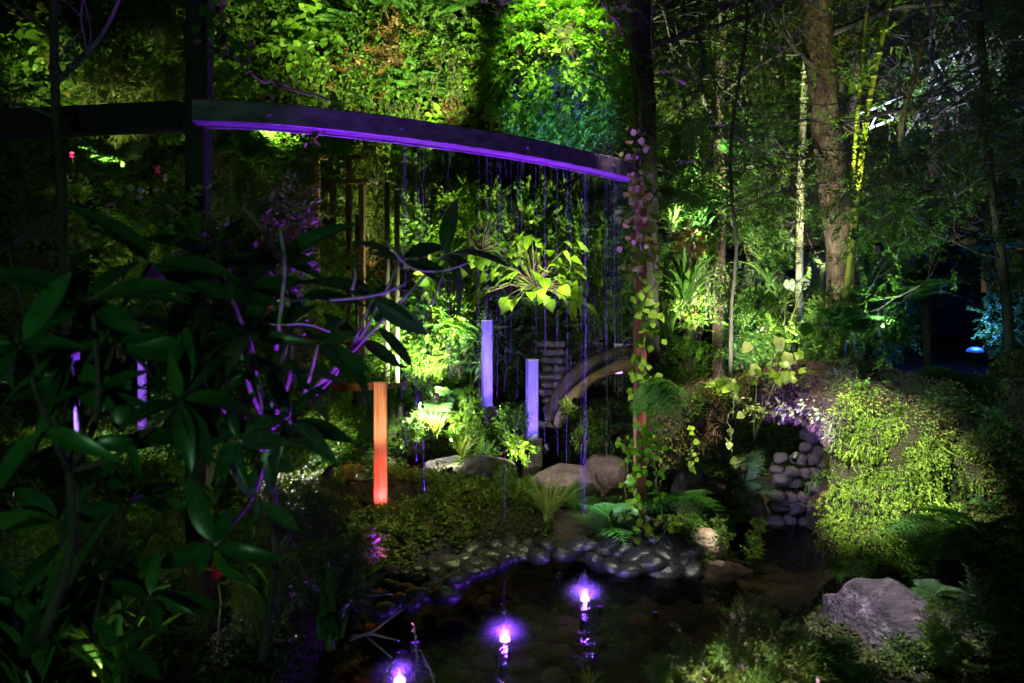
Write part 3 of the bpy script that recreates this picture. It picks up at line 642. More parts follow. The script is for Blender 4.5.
cover('ground_cover', (-4.5, 3.5, 6.2, 11.0, -.35), 16000, 'green', 'dark green ground cover around the back pond', (.03, .07), bumpy=.10)
cover('ground_cover', (-4.6, -1.9, 4.2, 6.4, -1), 12000, 'green', 'dark green ground cover behind the big-leaved shrub', (.025, .055), bumpy=.12)
cover('ground_cover', (-3.2, -.8, 1.6, 5.0, -.4), 9000, 'deep', 'dark ground cover under the big-leaved shrub', (.02, .05), bumpy=.08)
cover('ground_cover', (.9, 3.4, 2.3, 4.4, -.5), 9000, 'olive', 'tangled low plants on the near right bank', (.015, .035), bumpy=.06)
cover('ground_cover', (1.1, 1.9, 4.55, 5.4, -1), 2500, 'green', 'creeping water-edge leaves right of the cream rock', (.018, .035), bumpy=.06)
# ------------------------------------------------------------------ beam and its posts
BP = [(196, 112, 3.31), (256, 114, 3.34), (320, 118, 3.44), (384, 126, 3.58), (450, 135, 3.76), (512, 147, 3.98), (560, 158, 4.22), (600, 168, 4.47), (632, 168, 4.74)]
bpts = np.array([W(*q) for q in BP]); bpts[:, 2] = np.linspace(2.605, 2.60, len(bpts))
tt = np.linspace(0, 1, 41); u = np.linspace(0, 1, len(bpts)); C3 = np.stack([np.interp(tt, u, bpts[:, i]) for i in range(3)], 1)
for _ in range(6): C3[1:-1] = (C3[:-2]+2*C3[1:-1]+C3[2:])/4
tg = nrm(np.gradient(C3, axis=0)); sd = np.cross(tg, [0, 0, 1.0]); 
beam = MB(); prof = [(-.05, -.052), (.05, -.052), (.055, -.047), (.055, .047), (.05, .052), (-.05, .052), (-.055, .047), (-.055, -.047)]
K = len(C3); V = np.concatenate([C3[:, None]+sd[:, None]*np.array([p[0] for p in prof])[None, :, None]+np.array([0, 0, 1.0])*np.array([p[1] for p in prof])[None, :, None]]).reshape(-1, 3)
f = []; n = len(prof)
for i in range(K-1):
    for j in range(n): j2 = (j+1) % n; f += [(i*n+j, i*n+j2, (i+1)*n+j2), (i*n+j, (i+1)*n+j2, (i+1)*n+j)]
for j in range(1, n-1): f += [(0, j, j+1), ((K-1)*n, (K-1)*n+j+1, (K-1)*n+j)]
beam.add(V, np.array(f))
bo = empty('water_beam', W(210, 112, 3.3), label='long curved steel beam lit purple from below, spanning the pond and dripping water', cat='beam')
def build_rel(mb, name, mat, par, smooth=False):
    o = mb.build(name, M[mat], par, smooth); o.matrix_parent_inverse = par.matrix_world.inverted() if False else Matrix.Translation(-Vector(par.location)); return o
build_rel(beam, 'beam_channel', 'beam', bo)
lip = MB(); 
lip.tube(C3+np.array([0, 0, -.056])-sd*.03, .006, 6); build_rel(lip, 'drip_rail', 'beam', bo, True)
for k in (6, 16, 26, 36):
    b = MB(); b.tube([C3[k]+sd[k]*.056, C3[k]+sd[k]*.064], .010, 8); build_rel(b, 'bolt', 'beam', bo)
p0 = W(199, 400, 3.38); zt = 3.4
b = MB(); zb = gz(p0[0], p0[1])-.1; b.box((0, 0, (zt-zb)/2), (.095, .095, zt-zb), bev=.008)
up = empty('upright_post', (p0[0], p0[1], zb), label='tall dark square post carrying the near end of the purple beam', cat='post')
b.build('shaft', M['blacksteel'], up, False); b = MB(); b.box((0, 0, .16), (.17, .17, .06), bev=.01); b.build('base_plate', M['blacksteel'], up, False)
# left continuation: dark crossbeam
b = MB(); a0 = W(-60, 122, 3.6); a1 = W(182, 122, 3.40); L = np.linalg.norm(a1-a0); b.box((a0+a1)/2, (L, .08, .13), rotz=math.atan2(a1[1]-a0[1], a1[0]-a0[0]), bev=.008)
tagp(b.build('crossbeam', M['blacksteel'], None, False), 'unlit dark crossbeam running from the dark upright post to the left edge', 'beam')
# rust-red support post
p = W(640, 535, 4.98); z0 = gz(p[0], p[1])-.05; rp = empty('support_post', (p[0], p[1], z0), label='slim rust-red square post wrapped in vines at the right end of the beam', cat='post')
b = MB(); b.box((0, 0, (2.56-z0)/2), (.075, .075, 2.56-z0), rotz=.15, bev=.006); b.build('shaft', M['rust'], rp, False)
b = MB(); b.box((0, 0, 2.54-z0), (.13, .13, .02), rotz=.15, bev=.003); b.build('top_plate', M['rust'], rp, False)
# orange post with crossbars
p = W(380.5, 492, 5.2); z0 = gz(p[0], p[1])-.02; ztop = W(380, 383, 5.2)[2]
op = empty('square_post', (p[0], p[1], z0), label='stainless square post glowing orange to red in a pit on the mossy mound', cat='post')
b = MB(); b.box((0, 0, (ztop-z0)/2), (.095, .095, ztop-z0), rotz=.18, bev=.006); b.build('shaft', M['copper'], op, False)
b = MB(); b.box((0, 0, ztop-z0+.006), (.10, .10, .008), rotz=.18, bev=.003); b.build('cap', M['copper'], op, False)
def bar(a, bb, th, hh, name, label, mat, cat='beam', group=None):
    b = MB(); a = np.array(a); bb = np.array(bb); L = np.linalg.norm(bb-a); b.box((0, 0, 0), (L, th, hh), bev=.006); o = b.build(name, M[mat], None, False)
    o.location = tuple((a+bb)/2); o.rotation_euler = (0, -math.asin((bb-a)[2]/L), math.atan2(bb[1]-a[1], bb[0]-a[0])); return tagp(o, label, cat, group)
bar(W(334, 388, 5.9), W(374, 386, 5.5), .06, .06, 'crossbar', 'short copper-toned crossbar left of the orange-red post top', 'timber')
bar(W(390, 386, 6.6), W(410, 383, 7.1), .03, .03, 'crossbar', 'short brown crossbar right of the orange-red post top', 'timber')
for px, y0, y1, d, w_, lab in [(362, 388, 412, 7.2, .10, 'short round grey metal bollard directly left of the orange-red post'), (391, 388, 418, 7.6, .09, 'short dark metal bollard directly right of the orange-red post'), (400, 386, 414, 8.0, .08, 'second dark bollard right of the orange-red post')]:
    a = W(px, y1, d); bt = W(px, y0, d); o = empty('bollard', a, label=lab, cat='bollard'); h = bt[2]-a[2]
    b = MB(); b.tube([[0, 0, -.2], [0, 0, h-.02]], w_*.5, 16); b.build('shaft', M['metalpost'], o)
    b = MB(); b.tube([[0, 0, h-.02], [0, 0, h-.005], [0, 0, h]], [w_*.53, w_*.53, w_*.45], 16); b.build('cap', M['metalpost'], o)
# lilac posts: violet light put into a weakly glowing shaft colour
M['lilac_glow'] = surfmat('lilac_glow_shaft', (.12, .09, .35), (.22, .18, .50), .25, 6, .1, stretch=(1, 1, .1))
ap_ = M['lilac_glow'].node_tree.nodes['Principled BSDF']; ap_.inputs['Emission Color'].default_value = (.16, .09, .95, 1); ap_.inputs['Emission Strength'].default_value = .42
for px, y0, y1, d, wd_, lab in [(487, 321, 406, 8.6, .115, 'taller slim post with added lilac glow, standing behind the back pond'), (532, 360, 438, 7.9, .115, 'shorter slim post with added lilac glow in front of the stacked stone pillar')]:
    a = W(px, y1, d); bt = W(px, y0, d); h = bt[2]-a[2]; o = empty('violet_post', a, label=lab, cat='post'); b = MB(); b.box((0, 0, h/2), (wd_, wd_, h), rotz=.25, bev=.008); b.build('shaft', M['lilac_glow'], o, False)
    b = MB(); b.box((0, 0, h+.005), (wd_+.006, wd_+.006, .012), rotz=.25, bev=.004); b.build('cap', M['postwhite'], o, False)
    b = MB(); b.box((0, 0, -.25), (.2, .2, .5), rotz=.25, bev=.02); b.build('plinth', M['rock'], o, False)
    for s in (-.17, .14):
        ld = bpy.data.lights.new('bulb', 'SPOT'); ld.energy = 150*(d/8)**.0; ld.color = (.30, .20, 1.0); ld.spot_size = radians(60); ld.spot_blend = .6; ld.shadow_soft_size = .03
        src = a+np.array([s, -.55, .02]); aim = a+np.array([0, 0, h*.55]); fixture(src, aim, (.30, .19, 1.0), 26, 75, label=('small violet spotlight at the left foot of the ' if s < 0 else 'small violet spotlight at the right foot of the ')+('taller' if px < 500 else 'shorter')+' lilac post', lens=1.5, size=.035)
M['lilac_glow2'] = M['lilac_glow'].copy(); a2 = M['lilac_glow2'].node_tree.nodes['Principled BSDF']; a2.inputs['Emission Color'].default_value = (.25, .02, .9, 1); a2.inputs['Emission Strength'].default_value = .5
# left purple posts seen through leaves, purple glow put into the shaft
for px, y0, y1, d, wd_, lab in [(74, 345, 440, 5.4, .06, 'post with added purple glow glimpsed through the big leaves at the far left'), (142, 363, 440, 6.2, .055, 'post with added purple glow half hidden by fronds, right of the far-left one')]:
    a = W(px, y1, d); h = W(px, y0, d)[2]-a[2]; o = empty('violet_post', a, label=lab, cat='post'); b = MB(); b.box((0, 0, h/2), (wd_, wd_, h), bev=.006); b.build('shaft', M['lilac_glow2'], o, False)
    b = MB(); b.box((0, 0, h+.005), (wd_+.006, wd_+.006, .012), bev=.003); b.build('cap', M['postwhite'], o, False)
    fixture(a+np.array([.1, -.4, .0]), a+np.array([0, 0, h*.6]), (.35, .12, 1.0), 28, 70, label='small violet spotlight at the foot of the '+('far-left purple post' if px < 100 else 'half-hidden purple post'), lens=2, size=.035)
# timber gates at the back left (two upright frames)
def gate(px0, px1, ytop, ybot, d, r, lab, over=10):
    a = W(px0, ybot, d); o = empty('timber_gate', a, label=lab, cat='timber frame'); h = W(px0, ytop, d)[2]-a[2]; L = (px1-px0)/F*d
    for x in (0, L):
        b = MB(); b.box((x, 0, h/2), (r, r, h), bev=.008); b.build('upright', M['timber'], o, False)
    b = MB(); b.box((L/2, -.01, h+r*.36), (L+2*over/F*d, r*1.2, r*.7), bev=.01); b.build('lintel', M['timber'], o, False); return o
gate(317, 349, 160, 400, 8.6, .07, 'brown timber gate frame with the higher lintel behind the beam', 14)
gate(333, 362, 184, 400, 8.0, .065, 'brown timber gate frame with the lower lintel behind the beam', 8)
for px, yt, lab in [(360, 213, 'round grey pole with flat bright cap right of the timber gates'), (387, 180, 'slim olive pole between the beam drips'), (397, 188, 'slimmest pale pole beside the olive one')]:
    d = 8.3; a = W(px, 400, d); h = W(px, yt, d)[2]-a[2]; o = empty('pole', a, label=lab, cat='pole'); r = .06 if px == 360 else .03
    b = MB(); b.tube([[0, 0, 0], [0, 0, h-.02]], r, 14); b.build('shaft', M['metalpost'], o); b = MB(); b.tube([[0, 0, h-.02], [0, 0, h]], r*1.06, 14); b.build('cap', M['metalpost'], o)

# ------------------------------------------------------------------ falling water
wsm, n_, p_ = newmat('falling_water'); p_.inputs['Base Color'].default_value = (.55, .65, .95, 1); p_.inputs['Roughness'].default_value = .15
tl = n_.nodes.new('ShaderNodeBsdfTranslucent'); tl.inputs[0].default_value = (.85, .87, .95, 1); tpn = n_.nodes.new('ShaderNodeBsdfTransparent'); m1 = n_.nodes.new('ShaderNodeMixShader'); m2 = n_.nodes.new('ShaderNodeMixShader')
m1.inputs[0].default_value = .5; m2.inputs[0].default_value = .86; n_.links.new(p_.outputs[0], m1.inputs[1]); n_.links.new(tl.outputs[0], m1.inputs[2]); n_.links.new(tpn.outputs[0], m2.inputs[2]); n_.links.new(m1.outputs[0], m2.inputs[1]); n_.links.new(m2.outputs[0], n_.nodes['Material Output'].inputs['Surface'])
M['drip'] = wsm
wc = empty('water_curtain', C3[20]+[0, 0, -.08], label='fine curtain of water strands falling from the purple beam into the pond', cat='waterfall')
bx = 512+C3[:, 0]/C3[:, 1]*F
sx = list(rng.uniform(398, 450, 11))+list(rng.uniform(455, 540, 11))+list(rng.uniform(540, 628, 24))+[584, 586.5, 505]
for k, x in enumerate(sx):
    i = np.interp(x, bx, np.arange(K)); P0 = np.array([np.interp(i, np.arange(K), C3[:, q]) for q in range(3)]); P0[2] -= .068; P0[1] += rng.normal(0, .02)
    strong = k >= 46; zl = rng.uniform(.5, 1.9); zend = 0.0; z = P0[2]; b = MB(); base = P0-np.array(wc.location)
    while z > zend+.02:
        l = rng.uniform(.03, .35) if not strong else rng.uniform(.04, .3); l = min(l, z-zend); r = (.0010 if not strong else .0012)*rng.uniform(.6, 1.2)
        b.tube(np.array([[base[0], base[1], z-P0[2]+base[2]], [base[0]+rng.normal(0, .0015), base[1], z-l*.5-P0[2]+base[2]], [base[0]+rng.normal(0, .005), base[1], z-l-P0[2]+base[2]]]), [r*.5, r, r*.5], 4); z -= l+rng.exponential(.06 if not strong else .035)
        if not strong and z < P0[2]-zl: break
    b.build('water_strand', wsm, wc)
    if strong and k % 2 == 0: pass
# splashes: droplets above the lamps
for k, l in enumerate(LAMPS):
    N = 420; a = rng.uniform(0, 2*pi, N); r = np.abs(rng.normal(0, .065, N)); z = rng.exponential(.028, N)*np.exp(-r*4); mb = MB(); V_, F_ = ico(1); s = rng.uniform(.0008, .0026, N)
    mb.inst((V_, F_, np.full(len(V_), .5), np.zeros(len(V_))), np.eye(3)[None]*s[:, None, None], np.stack([l[0]+r*np.cos(a), l[1]+r*np.sin(a), z+.004], 1))
    o = mb.build('splash', wsm); tagp(o, None, None, kind='stuff'); o['label'] = 'spray of tiny drops splashing over a pond lamp'
    mv = bpy.data.materials.new('spray_halo'); mv.use_nodes = True; q = mv.node_tree; q.nodes.remove(q.nodes['Principled BSDF']); pv = q.nodes.new('ShaderNodeVolumePrincipled'); pv.inputs['Color'].default_value = (.9, .92, 1, 1)  # mist ball added for the bloom halo around each lamp, over the real splash
    g = q.nodes.new('ShaderNodeTexCoord'); ln_ = q.nodes.new('ShaderNodeVectorMath'); ln_.operation = 'LENGTH'; q.links.new(g.outputs['Object'], ln_.inputs[0]); mr = q.nodes.new('ShaderNodeMapRange'); mr.inputs[1].default_value = 1; mr.inputs[2].default_value = 0; mr.inputs[3].default_value = 0; mr.inputs[4].default_value = 1.7; q.links.new(ln_.outputs['Value'], mr.inputs[0]); pw = q.nodes.new('ShaderNodeMath'); pw.operation = 'POWER'; pw.inputs[1].default_value = 2; q.links.new(mr.outputs[0], pw.inputs[0]); q.links.new(pw.outputs[0], pv.inputs['Density']); q.links.new(pv.outputs[0], q.nodes['Material Output'].inputs['Volume'])
    mm = MB(); mm.add(*ico(3)); o = mm.build('spray_halo', mv, None, loc=(l[0], l[1], .0)); o.scale = (.17, .17, .12); o['kind'] = 'stuff'; o['label'] = 'mist ball added for the glow halo and spray around a pond lamp'

# pond lamps
for k, l in enumerate(LAMPS):
    o = empty('pond_lamp', l, label=['round pond lamp glowing violet-white, nearer one of the middle pair', 'round pond lamp glowing violet-white below the falling water strands', 'violet pond lamp at the bottom left shore among stems'][k], cat='lamp')
    b = MB(); b.tube([[0, 0, -.20], [0, 0, -.02]], .035, 14); b.build('housing', M['black'], o)
    b = MB(); b.tube([[0, 0, -.03], [0, 0, -.006], [0, 0, .004]], [.030, .026, .010], 10); b.build('lens', emitmat('pond_lens', (.60, .30, 1.0), 12), o)
    for kk, (en, col, ang, sz) in enumerate([(8, (.22, .05, 1.0), 0, .012), (420, (.34, .05, 1.0), 74, .012)]):
        ld = bpy.data.lights.new('bulb', 'SPOT' if ang else 'POINT'); ld.energy = en*[1, 1, .35][k]; ld.color = col; ld.shadow_soft_size = sz
        if ang: ld.spot_size = radians([66, 36, 80][k]); ld.spot_blend = .8
        lo = bpy.data.objects.new('bulb', ld); COL.objects.link(lo); lo.parent = o; lo.location = (0, 0, .022)
        if ang: lo.location = (0, 0, .11)
        if ang: lo.rotation_euler = [(pi, radians(14), 0), (pi, 0, 0), (pi, radians(25), 0)][k]

# ------------------------------------------------------------------ back walls, pavilion, truss
x = np.linspace(-13, 2.6, 70); z = np.linspace(-.3, 8.5, 40); X, Z = np.meshgrid(x, z); Y = 12.2+.25*fbm(np.stack([X*.8, Z*.8, X*0], -1), 3, 3)
wl = MB(); v0 = np.stack([X, Y, Z], -1).reshape(-1, 3); v1 = v0+np.array([0, .5, 0]); nz_, nx_ = X.shape; idx = np.arange(nx_*nz_).reshape(nz_, nx_); a, b, c, d = idx[:-1, :-1].ravel(), idx[:-1, 1:].ravel(), idx[1:, 1:].ravel(), idx[1:, :-1].ravel()
wl.add(v0, np.concatenate([np.stack([a, b, c], 1), np.stack([a, c, d], 1)])); wl.add(v1, np.concatenate([np.stack([a, c, b], 1), np.stack([a, d, c], 1)]))
tagp(wl.build('living_wall', M['wallrock']), 'tall dark planted wall behind the whole left half', 'wall')
bl = empty('garden_building', (7.5, 15.5, -.2), label='dark blue-lit rendered building glimpsed behind the trees at the right', cat='building')
b = MB(); b.box((0, 1.5, 1.55), (5.2, 3, 3.1)); b.build('wall', M['bluewall'], bl, False)
for xx in (-1.9, -.5, .9): b = MB(); b.box((xx, -.08, 1.5), (.22, .14, 3.0), bev=.01); b.build('column', M['bluewall'], bl, False)
for xx in (-1.2, .2): b = MB(); b.box((xx, -.03, 1.5), (1.1, .04, 1.4), bev=.005); b.build('window', M['black'], bl, False)
b = MB(); b.box((0, 1.4, 3.18), (5.6, 3.4, .16), bev=.02); b.build('roof', M['blacksteel'], bl, False)
def truss(p0, p1, dep, label, nseg=10, r=.022):
    p0 = np.array(p0); p1 = np.array(p1); o = empty('footbridge_truss', p0, label=label, cat='truss'); d = p1-p0; off = np.array([0, 0, dep])
    for q, nm in ((0, 'bottom_chord'), (1, 'top_chord')):
        b = MB(); b.tube([off*q, d+off*q], r, 8); b.build(nm, M['whitepaint'], o)
    for k in range(nseg):
        a = d*k/nseg; c = d*(k+1)/nseg; b = MB(); b.tube([a, (a+c)/2+off], r*.6, 6); b.build('diagonal', M['whitepaint'], o); b = MB(); b.tube([(a+c)/2+off, c], r*.6, 6); b.build('diagonal', M['whitepaint'], o)
    return o
truss(W(846, 138, 11.5), W(1060, 52, 13.0), .30, 'lower floodlit white steel truss rising to the right behind the branches')
truss(W(912, 88, 12.0), W(1060, 22, 13.2), .26, 'upper floodlit white steel truss rising to the top right corner')
# blue lamp
o = empty('dome_lamp', W(975, 356, 8.0), label='small glowing blue dome lamp under the trees at the right', cat='lamp')
V_, F_ = ico(3); V_ = V_.copy(); V_[:, 2] = np.maximum(V_[:, 2], -.05); b = MB(); b.add(V_*np.array([.085, .085, .05])+[0, 0, .05], F_); b.build('dome', emitmat('blue_dome', (.01, .08, 1.0), .75), o); b = MB(); b.tube([[0, 0, -1.2], [0, 0, .045]], .035, 10); b.tube([[0, 0, .03], [0, 0, .05]], .09, 16); b.build('stand', M['black'], o)
ld = bpy.data.lights.new('bulb', 'POINT'); ld.energy = 70; ld.color = BLUE; ld.shadow_soft_size = .08; lo = bpy.data.objects.new('bulb', ld); COL.objects.link(lo); lo.parent = o; lo.location = (0, -.05, .25)
# ------------------------------------------------------------------ trees
def tubeN(mb, pts, rad, n=6, amp=0.0, seed=0):
    mb.tube(pts, rad, n)
    if amp: V = mb.v[-1]; V += (fbm(V*4+seed, 4, seed)*amp)[:, None]*np.array([1, 1, .3])
def smoothpath(pts, k=14):
    pts = np.asarray(pts, float); t = np.linspace(0, len(pts)-1, k); i = np.arange(len(pts)); P = np.stack([np.interp(t, i, pts[:, q]) for q in range(3)], 1)
    for _ in range(3): P[1:-1] = (P[:-2]+2*P[1:-1]+P[2:])/4
    return P
def branches(mb, p, d, L, r, depth, tips, wander=.35, nb=3, grav=0.0):
    n = 6; pts = [p]; dd = nrm(d)
    for i in range(n):
        dd = nrm(dd+rng.normal(0, wander/2.2, 3)+[0, 0, -grav]); pts.append(pts[-1]+dd*L/n)
    pts = np.array(pts); mb.tube(pts, np.linspace(r, r*.5, n+1), 5 if r > .008 else 3, cap=False)
    if depth == 0:
        for i in (2, 4, 6): tips.append((pts[i], nrm(pts[i]-pts[i-2])))
        return
    for k in range(nb):
        i = int(rng.integers(2, n+1)); q = nrm(pts[i]-pts[i-1]); nd = nrm(q+rng.normal(0, .65, 3)); branches(mb, pts[i], nd, L*rng.uniform(.5, .75), r*.55, depth-1, tips, wander, nb, grav)
    branches(mb, pts[-1], dd, L*.65, r*.5, depth-1, tips, wander, nb, grav)
def leafy(tips, sp, sl, mat, name, parent, keep=1.0, hang=.2):
    P = np.array([t[0] for t in tips]); D = np.array([t[1] for t in tips]); k = rng.uniform(0, 1, len(P)) < keep; P, D = P[k], D[k]; N = len(P); mb = MB()
    D = D+rng.normal(0, .4, (N, 3))-[0, 0, hang]; s = sl*rng.uniform(.7, 1.2, N); m = frames(D, roll=rng.uniform(-.7, .7, N))*s[:, None, None]; cl = np.clip(fbm(P*1.5, 2, 3)*.5+.5+rng.normal(0, .12, N), 0, 1)
    for q in range(4):
        sel = np.arange(N) % 4 == q; mb.inst(SP[sp][q], m[sel], P[sel], cl[sel])
    o = mb.build(name, M[mat], parent, smooth=True); o.matrix_parent_inverse = Matrix.Translation(-Vector(parent.location)); return o
def tree(base, path, r0, r1, limbs, label, bark='bark', leaf='green', sp='small', sl=.22, name='tree', depth=3, cat='tree', group=None, keep=1.0, amp=.03, nb=3, wander=.35, grav=0.0, tw='twig', crown=True):
    o = empty(name, base, label=label, cat=cat, group=group); P = smoothpath(path, 26); tb = MB(); tubeN(tb, P, np.linspace(r0, r1, 26), 14, amp, int(abs(base[0]*10))); 
    t = tb.build('trunk', M[bark], o); t.matrix_parent_inverse = Matrix.Translation(-Vector(o.location))
    if limbs:
        lb = MB(); tips = []
        for (f, d, L, r) in limbs: branches(lb, P[int(f*25)], np.array(d, float), L, r, depth, tips, wander, nb, grav)
        l = lb.build('branches', M[tw], o); l.matrix_parent_inverse = Matrix.Translation(-Vector(o.location)); leafy(tips, sp, sl, leaf, 'crown', o, keep)
    return o
def G(px, d, dz=-.1): q = onG(px, d, dz); return q
def tpath(*a): return [W(*q) for q in a]
R_ = lambda a, b: rng.uniform(a, b)
b = G(838, 7.2); tree(b, [b]+tpath((848, 300, 7.2), (838, 220, 7.2), (826, 120, 7.2), (818, 40, 7.2), (812, -60, 7.2)), .175, .13,
  [(.75, (-.8, -.4, .3), 1.3, .03), (.8, (.9, -.5, .25), 1.6, .04), (.62, (.9, -.6, -.05), 1.5, .03), (.9, (-.6, -.6, .2), 1.4, .03), (.9, (.7, -.5, .5), 1.6, .03), (.55, (-.8, -.5, 0), 1.2, .022)], 'thick rough brown tree trunk floodlit warm, right of the pale bamboo', sl=.16, amp=.07)
b = G(718, 8.6); tree(b, [b]+tpath((719, 280, 8.6), (722, 200, 8.7), (718, 120, 8.8), (724, 0, 9)), .075, .06, [(.8, (.5, -.3, .5), 1.4, .03), (.75, (-.6, -.4, .4), 1.3, .03), (.6, (.4, -.8, .1), 1.0, .02), (.95, (-.2, -.5, .5), 1.4, .03)], 'slim patchy grey-brown tree trunk left of the pale bamboo', sl=.18)
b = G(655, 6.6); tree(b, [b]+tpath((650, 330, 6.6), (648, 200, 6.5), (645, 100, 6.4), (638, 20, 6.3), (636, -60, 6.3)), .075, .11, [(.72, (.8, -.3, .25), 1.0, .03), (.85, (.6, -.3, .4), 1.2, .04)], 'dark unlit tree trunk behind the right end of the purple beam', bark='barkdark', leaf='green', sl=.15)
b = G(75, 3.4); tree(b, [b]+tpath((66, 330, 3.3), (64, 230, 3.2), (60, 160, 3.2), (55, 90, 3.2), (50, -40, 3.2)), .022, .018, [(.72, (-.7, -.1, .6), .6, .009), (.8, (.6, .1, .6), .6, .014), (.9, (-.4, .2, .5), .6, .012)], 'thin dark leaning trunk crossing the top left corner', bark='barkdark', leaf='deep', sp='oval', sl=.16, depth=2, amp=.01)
# overhanging twiggy trees of the right side: trunks stand beyond the bank
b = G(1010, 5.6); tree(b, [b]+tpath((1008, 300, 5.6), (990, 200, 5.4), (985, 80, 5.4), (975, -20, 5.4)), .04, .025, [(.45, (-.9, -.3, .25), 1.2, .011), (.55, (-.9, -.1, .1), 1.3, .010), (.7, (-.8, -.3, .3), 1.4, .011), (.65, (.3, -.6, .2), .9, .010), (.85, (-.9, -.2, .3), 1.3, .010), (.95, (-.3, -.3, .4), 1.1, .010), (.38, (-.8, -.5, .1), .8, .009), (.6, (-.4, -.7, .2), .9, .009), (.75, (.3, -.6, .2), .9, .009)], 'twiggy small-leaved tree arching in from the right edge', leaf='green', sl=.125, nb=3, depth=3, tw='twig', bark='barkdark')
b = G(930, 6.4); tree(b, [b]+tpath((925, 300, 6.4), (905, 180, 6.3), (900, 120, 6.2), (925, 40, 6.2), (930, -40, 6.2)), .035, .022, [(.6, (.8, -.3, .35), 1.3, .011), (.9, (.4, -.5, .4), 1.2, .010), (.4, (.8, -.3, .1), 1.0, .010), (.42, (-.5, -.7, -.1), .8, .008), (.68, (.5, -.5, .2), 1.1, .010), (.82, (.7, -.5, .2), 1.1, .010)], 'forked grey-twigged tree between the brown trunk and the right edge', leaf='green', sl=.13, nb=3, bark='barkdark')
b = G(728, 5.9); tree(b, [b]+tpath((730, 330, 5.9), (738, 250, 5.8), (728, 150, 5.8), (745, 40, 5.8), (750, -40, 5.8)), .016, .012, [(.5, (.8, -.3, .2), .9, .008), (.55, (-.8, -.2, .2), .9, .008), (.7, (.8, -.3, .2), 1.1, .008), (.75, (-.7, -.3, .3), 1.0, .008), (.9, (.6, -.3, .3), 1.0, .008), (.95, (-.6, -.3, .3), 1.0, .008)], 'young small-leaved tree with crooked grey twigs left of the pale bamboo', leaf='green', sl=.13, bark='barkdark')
b = G(690, 10.5); tree(b, [b]+tpath((690, 250, 10.5), (692, 120, 10.5), (688, 0, 10.5)), .10, .08, [(.6, (.6, -.5, .3), 1.9, .04), (.7, (-.7, -.5, .3), 1.9, .04), (.85, (.2, -.8, .4), 1.8, .04), (.95, (.7, -.2, .5), 1.8, .04), (.5, (-.3, -.8, .1), 1.5, .03)], 'olive-leaved tree far behind the dark trunk', leaf='olive', sp='thin', sl=.30)
b = G(770, 13); tree(b, [b]+tpath((775, 250, 13), (770, 100, 13), (780, -30, 13)), .12, .09, [(q, (R_(-1, 1), -.6, R_(0, .6)), 2.2, .04) for q in (.4, .5, .6, .7, .8, .9, .98)], 'distant dark tree behind the pale bamboo stem', leaf='green', sl=.36)
b = G(930, 14.5); tree(b, [b]+tpath((930, 250, 14.5), (935, 100, 14.5), (925, -30, 14.5)), .12, .09, [(q, (R_(-1, 1), -.3, R_(0, .6)), 2.2, .04) for q in (.35, .5, .6, .7, .8, .9, .98)], 'distant dark tree behind the white truss', leaf='deep', sl=.36)
b = G(850, 12.4); tree(b, [b]+tpath((850, 250, 12.4), (855, 100, 12.4), (850, -30, 12.4)), .10, .08, [(q, (R_(-1, 1), -.3, R_(0, .5)), 2.0, .04) for q in (.3, .4, .5, .98)], 'distant dark tree behind the thick brown trunk', leaf='deep', sl=.34)
def bamboo(path, r, label, mat):
    P = smoothpath([G(path[0][0], path[0][2])]+[W(*q) for q in path], 40); o = empty('bamboo_stem', P[0], label=label, cat='bamboo'); L = np.linalg.norm(P[-1]-P[0]); rr = np.full(40, r)*np.linspace(1.1, .75, 40)
    b = MB(); b.tube(P, rr, 10); nn = int(L/.28)
    for k in range(1, nn):
        i = k/nn*39; c = np.array([np.interp(i, np.arange(40), P[:, q]) for q in range(3)]); b.tube([c-[0, 0, .012], c, c+[0, 0, .012]], [r*.9, r*1.22, r*.9], 10, r=.9)
    x = b.build('culm', M[mat], o); x.matrix_parent_inverse = Matrix.Translation(-Vector(o.location)); lf = MB(); m = 26; i = rng.uniform(16, 39, m).astype(int); P2 = P[i]+rng.normal(0, .03, (m, 3)); D = rng.normal(0, .6, (m, 3))-[0, 0, .3]
    lf.inst(SP['lance'][0], frames(D)*(rng.uniform(.1, .25, m))[:, None, None], P2, rng.uniform(.3, .9, m)); x = lf.build('leaves', M['lime'], o); x.matrix_parent_inverse = Matrix.Translation(-Vector(o.location))
bamboo([(799, 350, 8.6), (800, 200, 8.6), (804, 100, 8.6), (806, 60, 8.6)], .045, 'upright pale bamboo stem lit white, left of the thick trunk', 'bamboo')
bamboo([(852, 330, 6.3), (853, 180, 6.3), (856, 130, 6.3), (867, 10, 6.3), (874, -40, 6.3)], .018, 'thin bamboo stem right beside the thick brown trunk, rising up steeply', 'bambooy')
bamboo([(842, 330, 6.2), (860, 170, 6.2), (869, 100, 6.2), (884, 30, 6.2), (897, -30, 6.2)], .026, 'thicker yellow-lit bamboo leaning to the right', 'bambooy')
bamboo([(826, 345, 9.9), (832, 240, 9.9), (836, 160, 9.9), (850, -20, 9.9)], .04, 'pale bamboo stem half hidden behind the thick brown trunk', 'bamboo')
bamboo([(990, 340, 10.5), (984, 150, 10.5), (982, 20, 10.5), (980, -40, 10.5)], .025, 'thin tan bamboo at the far right behind the truss', 'bamboo')

